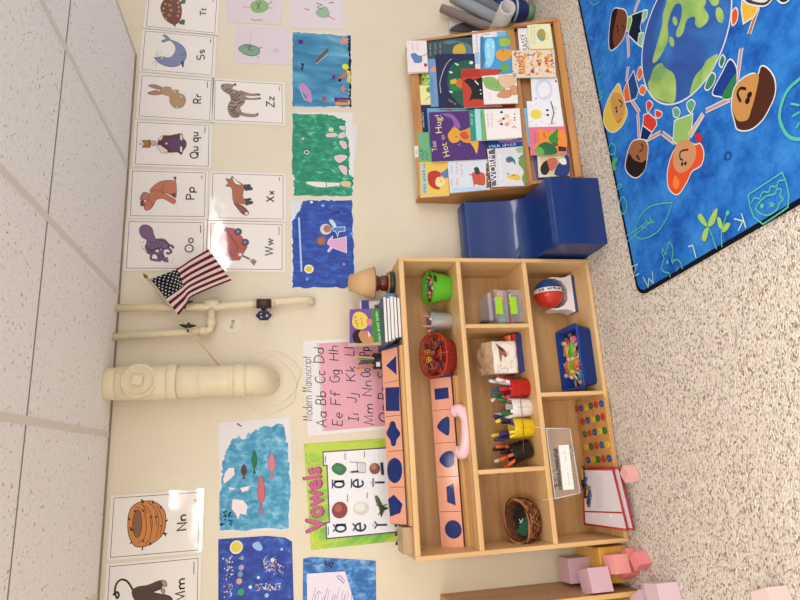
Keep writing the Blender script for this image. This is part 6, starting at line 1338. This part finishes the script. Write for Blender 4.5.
# big brown-haired child
A.cr(690, 60, 6); arm((312, -70), (285, 130)); arm((246, 235), (98, 305)); arm((84, 322), (-4, 455), '#c8b0a0')
F([(197, -30), (215, -10), (210, 15), (195, 45), (178, 20)], '#3a8a60'); F([(130, 80), (157, 92), (147, 140), (112, 182), (93, 160)], '#4a9070')
F([(245, -5), (287, 60), (272, 180), (240, 237), (190, 222), (138, 198), (200, 70)], '#14469a'); A.poly([(282, 80), (274, 185), (240, 232), (196, 222), (232, 150)], '#3a8a5c', True)
F([(430, 38), (470, 48), (512, 110), (517, 200), (482, 290), (432, 370), (360, 422), (290, 418), (272, 370), (255, 300), (255, 240), (272, 165), (320, 110), (380, 80), (412, 88)], '#5c3426'); A.poly([(258, 240), (274, 168), (322, 113), (382, 84), (418, 95), (400, 200), (372, 300), (350, 358), (292, 364), (262, 300)], '#c6985c', True)
A.disc((362, 210), .010, K); A.disc((350, 245), .010, K); A.line([(342, 175), (308, 170), (290, 205), (310, 252)], .009, K, True)
# child cut by the picture edge
A.cr(680, 0, 6.667); arm((525, 55), (466, 228), '#b8785c'); F([(350, 90), (376, 52), (392, 80), (385, 140), (354, 170)], '#dc6024'); F([(420, 0), (545, 25), (500, 112), (428, 160), (413, 60)], '#e0b848', False)
F([(430, -10), (460, 25), (560, 42), (612, 8), (640, -60), (430, -60)], '#4c4c54'); A.poly([(470, -60), (480, 0), (560, 18), (600, -10), (610, -60)], '#d8d4d0', True); F([(650, -10), (690, 22), (735, 0), (750, -60), (650, -60)], '#3a3434')
# line drawings and letters
lw = .0045
A.cr(620, 170, 4.615); A.line([(245, 150), (150, 165), (95, 215), (72, 295), (105, 318), (170, 290), (215, 230), (245, 150)], lw, GL_, True); A.line([(35, 332), (90, 285), (155, 232)], lw, GL_); A.line([(33, 305), (100, 262), (130, 238)], lw, GL_)
for p in ([(120, 225), (135, 250)], [(140, 205), (145, 240)], [(100, 262), (125, 268)], [(130, 245), (165, 240)]): A.line(p, .004, GL_)
for p in ([(363, 215), (378, 202), (400, 235), (406, 262), (380, 245)], [(455, 183), (438, 188), (412, 240), (412, 262), (440, 245)], [(408, 264), (388, 285), (383, 320), (400, 328), (412, 285)]): A.poly(p, GF, True)
A.line([(412, 262), (432, 310), (450, 365)], lw, GL_)
A.stext('O', (8, 215), (42, 188), .075, .006, GL_)
A.cr(620, 240, 10); A.line([(118, 272), (182, 240), (138, 368), (200, 336)], lw, '#b8dcc0'); A.line([(240, 368), (290, 470), (298, 385), (342, 432), (332, 312)], lw, '#b8dcc0'); A.line([(692, 68), (738, 52), (770, 180)], lw, '#c0dcd0')
A.line([(510, 372), (500, 330), (455, 320), (425, 285), (430, 240), (450, 185), (430, 130), (440, 90), (465, 150), (480, 80), (500, 15), (530, 60), (540, 130), (525, 210), (560, 195), (610, 215), (635, 290)], lw, GL_, True); A.line([(530, 235), (560, 205)], lw, GL_); A.disc((483, 222), .007, GL_, 8); A.line([(575, 310), (590, 265)], .004, GL_)
A.cr(700, 150, 5.4545)
for p in ([(100, 370), (118, 375), (132, 430), (108, 420)], [(130, 425), (150, 398), (172, 402), (155, 435), (130, 450)]): A.poly(p, GF, True)
A.line([(122, 430), (125, 530)], lw, GL_); A.line([(130, 415), (155, 345)], .004, GL_); A.disc((156, 343), .009, GL_, 8)
A.line([(232, 345), (256, 425)], lw, '#c0dcd0'); A.line([(192, 375), (248, 390)], lw, '#c0dcd0'); A.line([(242, 385), (215, 440)], lw, '#c0dcd0')
A.line([(268, 245), (455, 122), (478, 180), (492, 250), (486, 312), (440, 345), (350, 405), (300, 365), (280, 310), (268, 245)], lw, GL_); A.line([(285, 290), (305, 260), (330, 265), (350, 228), (380, 230), (395, 198), (425, 200), (435, 170), (465, 165)], lw, GL_, True)
A.line([(310, 322), (330, 285), (370, 250), (415, 240), (425, 215), (450, 215), (445, 250), (460, 270), (440, 290), (425, 325), (380, 355), (335, 345), (310, 322)], lw, GL_, True); A.disc((345, 305), .008, GL_, 8); A.line([(385, 290), (400, 300), (385, 312)], .004, GL_); A.line([(395, 285), (412, 296), (398, 312)], .004, GL_)
A.loop([(140, 35), (155, 12), (175, 25), (165, 50), (148, 52)], .005, '#1c4a90', True)
A.cr(690, 60, 6); A.line([(740, 60), (660, 118), (585, 195), (545, 320), (560, 400), (600, 458), (660, 475), (740, 450)], .010, GL_, True); A.line([(612, 262), (665, 272)], .006, GL_); A.line([(620, 340), (665, 312)], .006, GL_); A.line([(645, 410), (665, 375)], .006, GL_)
A.cr(580, 80, 5); A.loop([(148, 340), (160, 318), (180, 330), (180, 360), (165, 374), (150, 362)], .0055, GL_, True); A.line([(172, 365), (182, 378)], .005, GL_); A.line([(185, 550), (213, 530), (200, 520), (190, 535)], .0055, GL_, True); A.poly([(165, 410), (185, 385), (195, 400), (180, 425), (190, 440), (172, 455)], '#5ab078', True)
A.line([(100, 100), (118, 82)], .005, GL_); A.line([(98, 80), (118, 55)], .005, GL_)
A.cr(580, 0, 6); A.line([(55, 260), (65, 225), (80, 240), (75, 215)], .005, '#5a9ac8', True); A.line([(80, 385), (95, 310), (110, 370), (88, 352)], .005, '#5a9ac8'); A.loop([(105, 455), (120, 412), (138, 435), (125, 465)], .005, '#4ab098', True); A.line([(28, 62), (50, 30)], .005, '#6aa4d0'); A.line([(30, 140), (60, 95)], .005, '#6aa4d0'); A.line([(60, -5), (85, 30), (130, 5)], .005, '#6aa4d0', True); A.line([(120, 600), (150, 550)], .005, GL_)
A.build('area_rug', 'blue children of the world rug with black edge on the carpet', 'rug')

# ================================================================== low cabinet and the pink cubes
t = thing('low_cabinet', 'brown wooden cabinet side panel with light front edge at the left', 'cabinet', (-.8, -.15, 0))
CP = wood('cabinet_side', '#a67c56', '#b08660', '#b98f68', axis=2, rough=.5)
MB().box((-.593, -.30, 0), (-.575, -.004, .765)).build('side_panel', CP, t, bevel=.002)
MB().box((-.5935, -.306, 0), (-.5745, -.299, .765)).build('front_edge', mat('#dcb070', .4), t, bevel=.002)
MB().box((-1.4, -.30, .745), (-.593, -.004, .765)).build('top_panel', CP, t)
MB().box((-1.4, -.012, 0), (-.593, -.004, .745)).build('back_panel', CP, t)
MB().box((-1.4, -.30, .02), (-.593, -.012, .04)).build('bottom_board', CP, t)
for y, z in ((-.05, .73), (-.15, .38), (-.03, .33), (-.12, .70), (-.2, .36)): MB().cyl((-.576, y, z), (-.5735, y, z), .004, n=12).build('screw_cap', mat('#7c5a3c', .4), t)
t = thing('wooden_box', 'yellow wooden box with a row of small slots beside the shelf foot', 'box', (-.48, -.13, 0))
YW = wood('yellow_pine', '#c8923c', '#d8a548', '#e0b35c', axis=0)
MB().box((-.555, -.235, 0), (-.412, -.03, .128)).build('body', YW, t, bevel=.002)
b = MB()
for i in range(8): b.box((-.419, -.225+.018*i, .115), (-.4115, -.217+.018*i, .1288))
b.build('slots', mat('#4a3018', .8), t)
MV = ('#c9a5ae', '#d2b2ba', '#e89c98', '#e08c88', '#e8b0b0')
def cube(label, c, s, rz, col, rx=0, ry=0):
    b = MB(); b.cbox(c, (s, s, s), rz=rz, rx=rx, ry=ry); o = b.build('pink_cube', mat(col, .42), bevel=.0012); tag(o, label, 'cube', 'pink wooden cubes')
cube('dusty mauve cube against the wall, behind the nearer big one', (-.512, -.095, .128+.0505), .10, .06, '#caa6b2')
cube('large mauve cube on the yellow box, nearest the cabinet panel', (-.530, -.262, .128+.0465), .092, .25, '#cfaab6')
cube('salmon pink cube on the carpet below the large mauve cube', (-.497, -.275, .0305), .060, .5, '#d87c7c')
cube('bright pink cube beside the yellow box', (-.470, -.292, .0405+.045), .072, .15, '#e79a98', rx=.1)
cube('small pink cube under the bright pink one', (-.440, -.288, .0225), .043, .3, '#e08a8a')
cube('small darker pink cube alone on the carpet', (-.452, -.372, .027), .053, .65, '#e08488')
cube('pale pink cube at the foot of the red-edged pocket', (-.118, -.385, .026), .050, .75, '#eab0ae')
cube('pale mauve cube out on the carpet, taller of the front pair', (-.548, -.520, .045), .088, .15, '#d6bcc4')
cube('pale mauve cube tucked behind the front one', (-.600, -.405, .042), .082, .55, '#d2b4c0')
cube('pale pink cube with a brown shaded side, farthest out on the carpet', (-.462, -1.055, .036), .070, .35, '#dfc4c2')
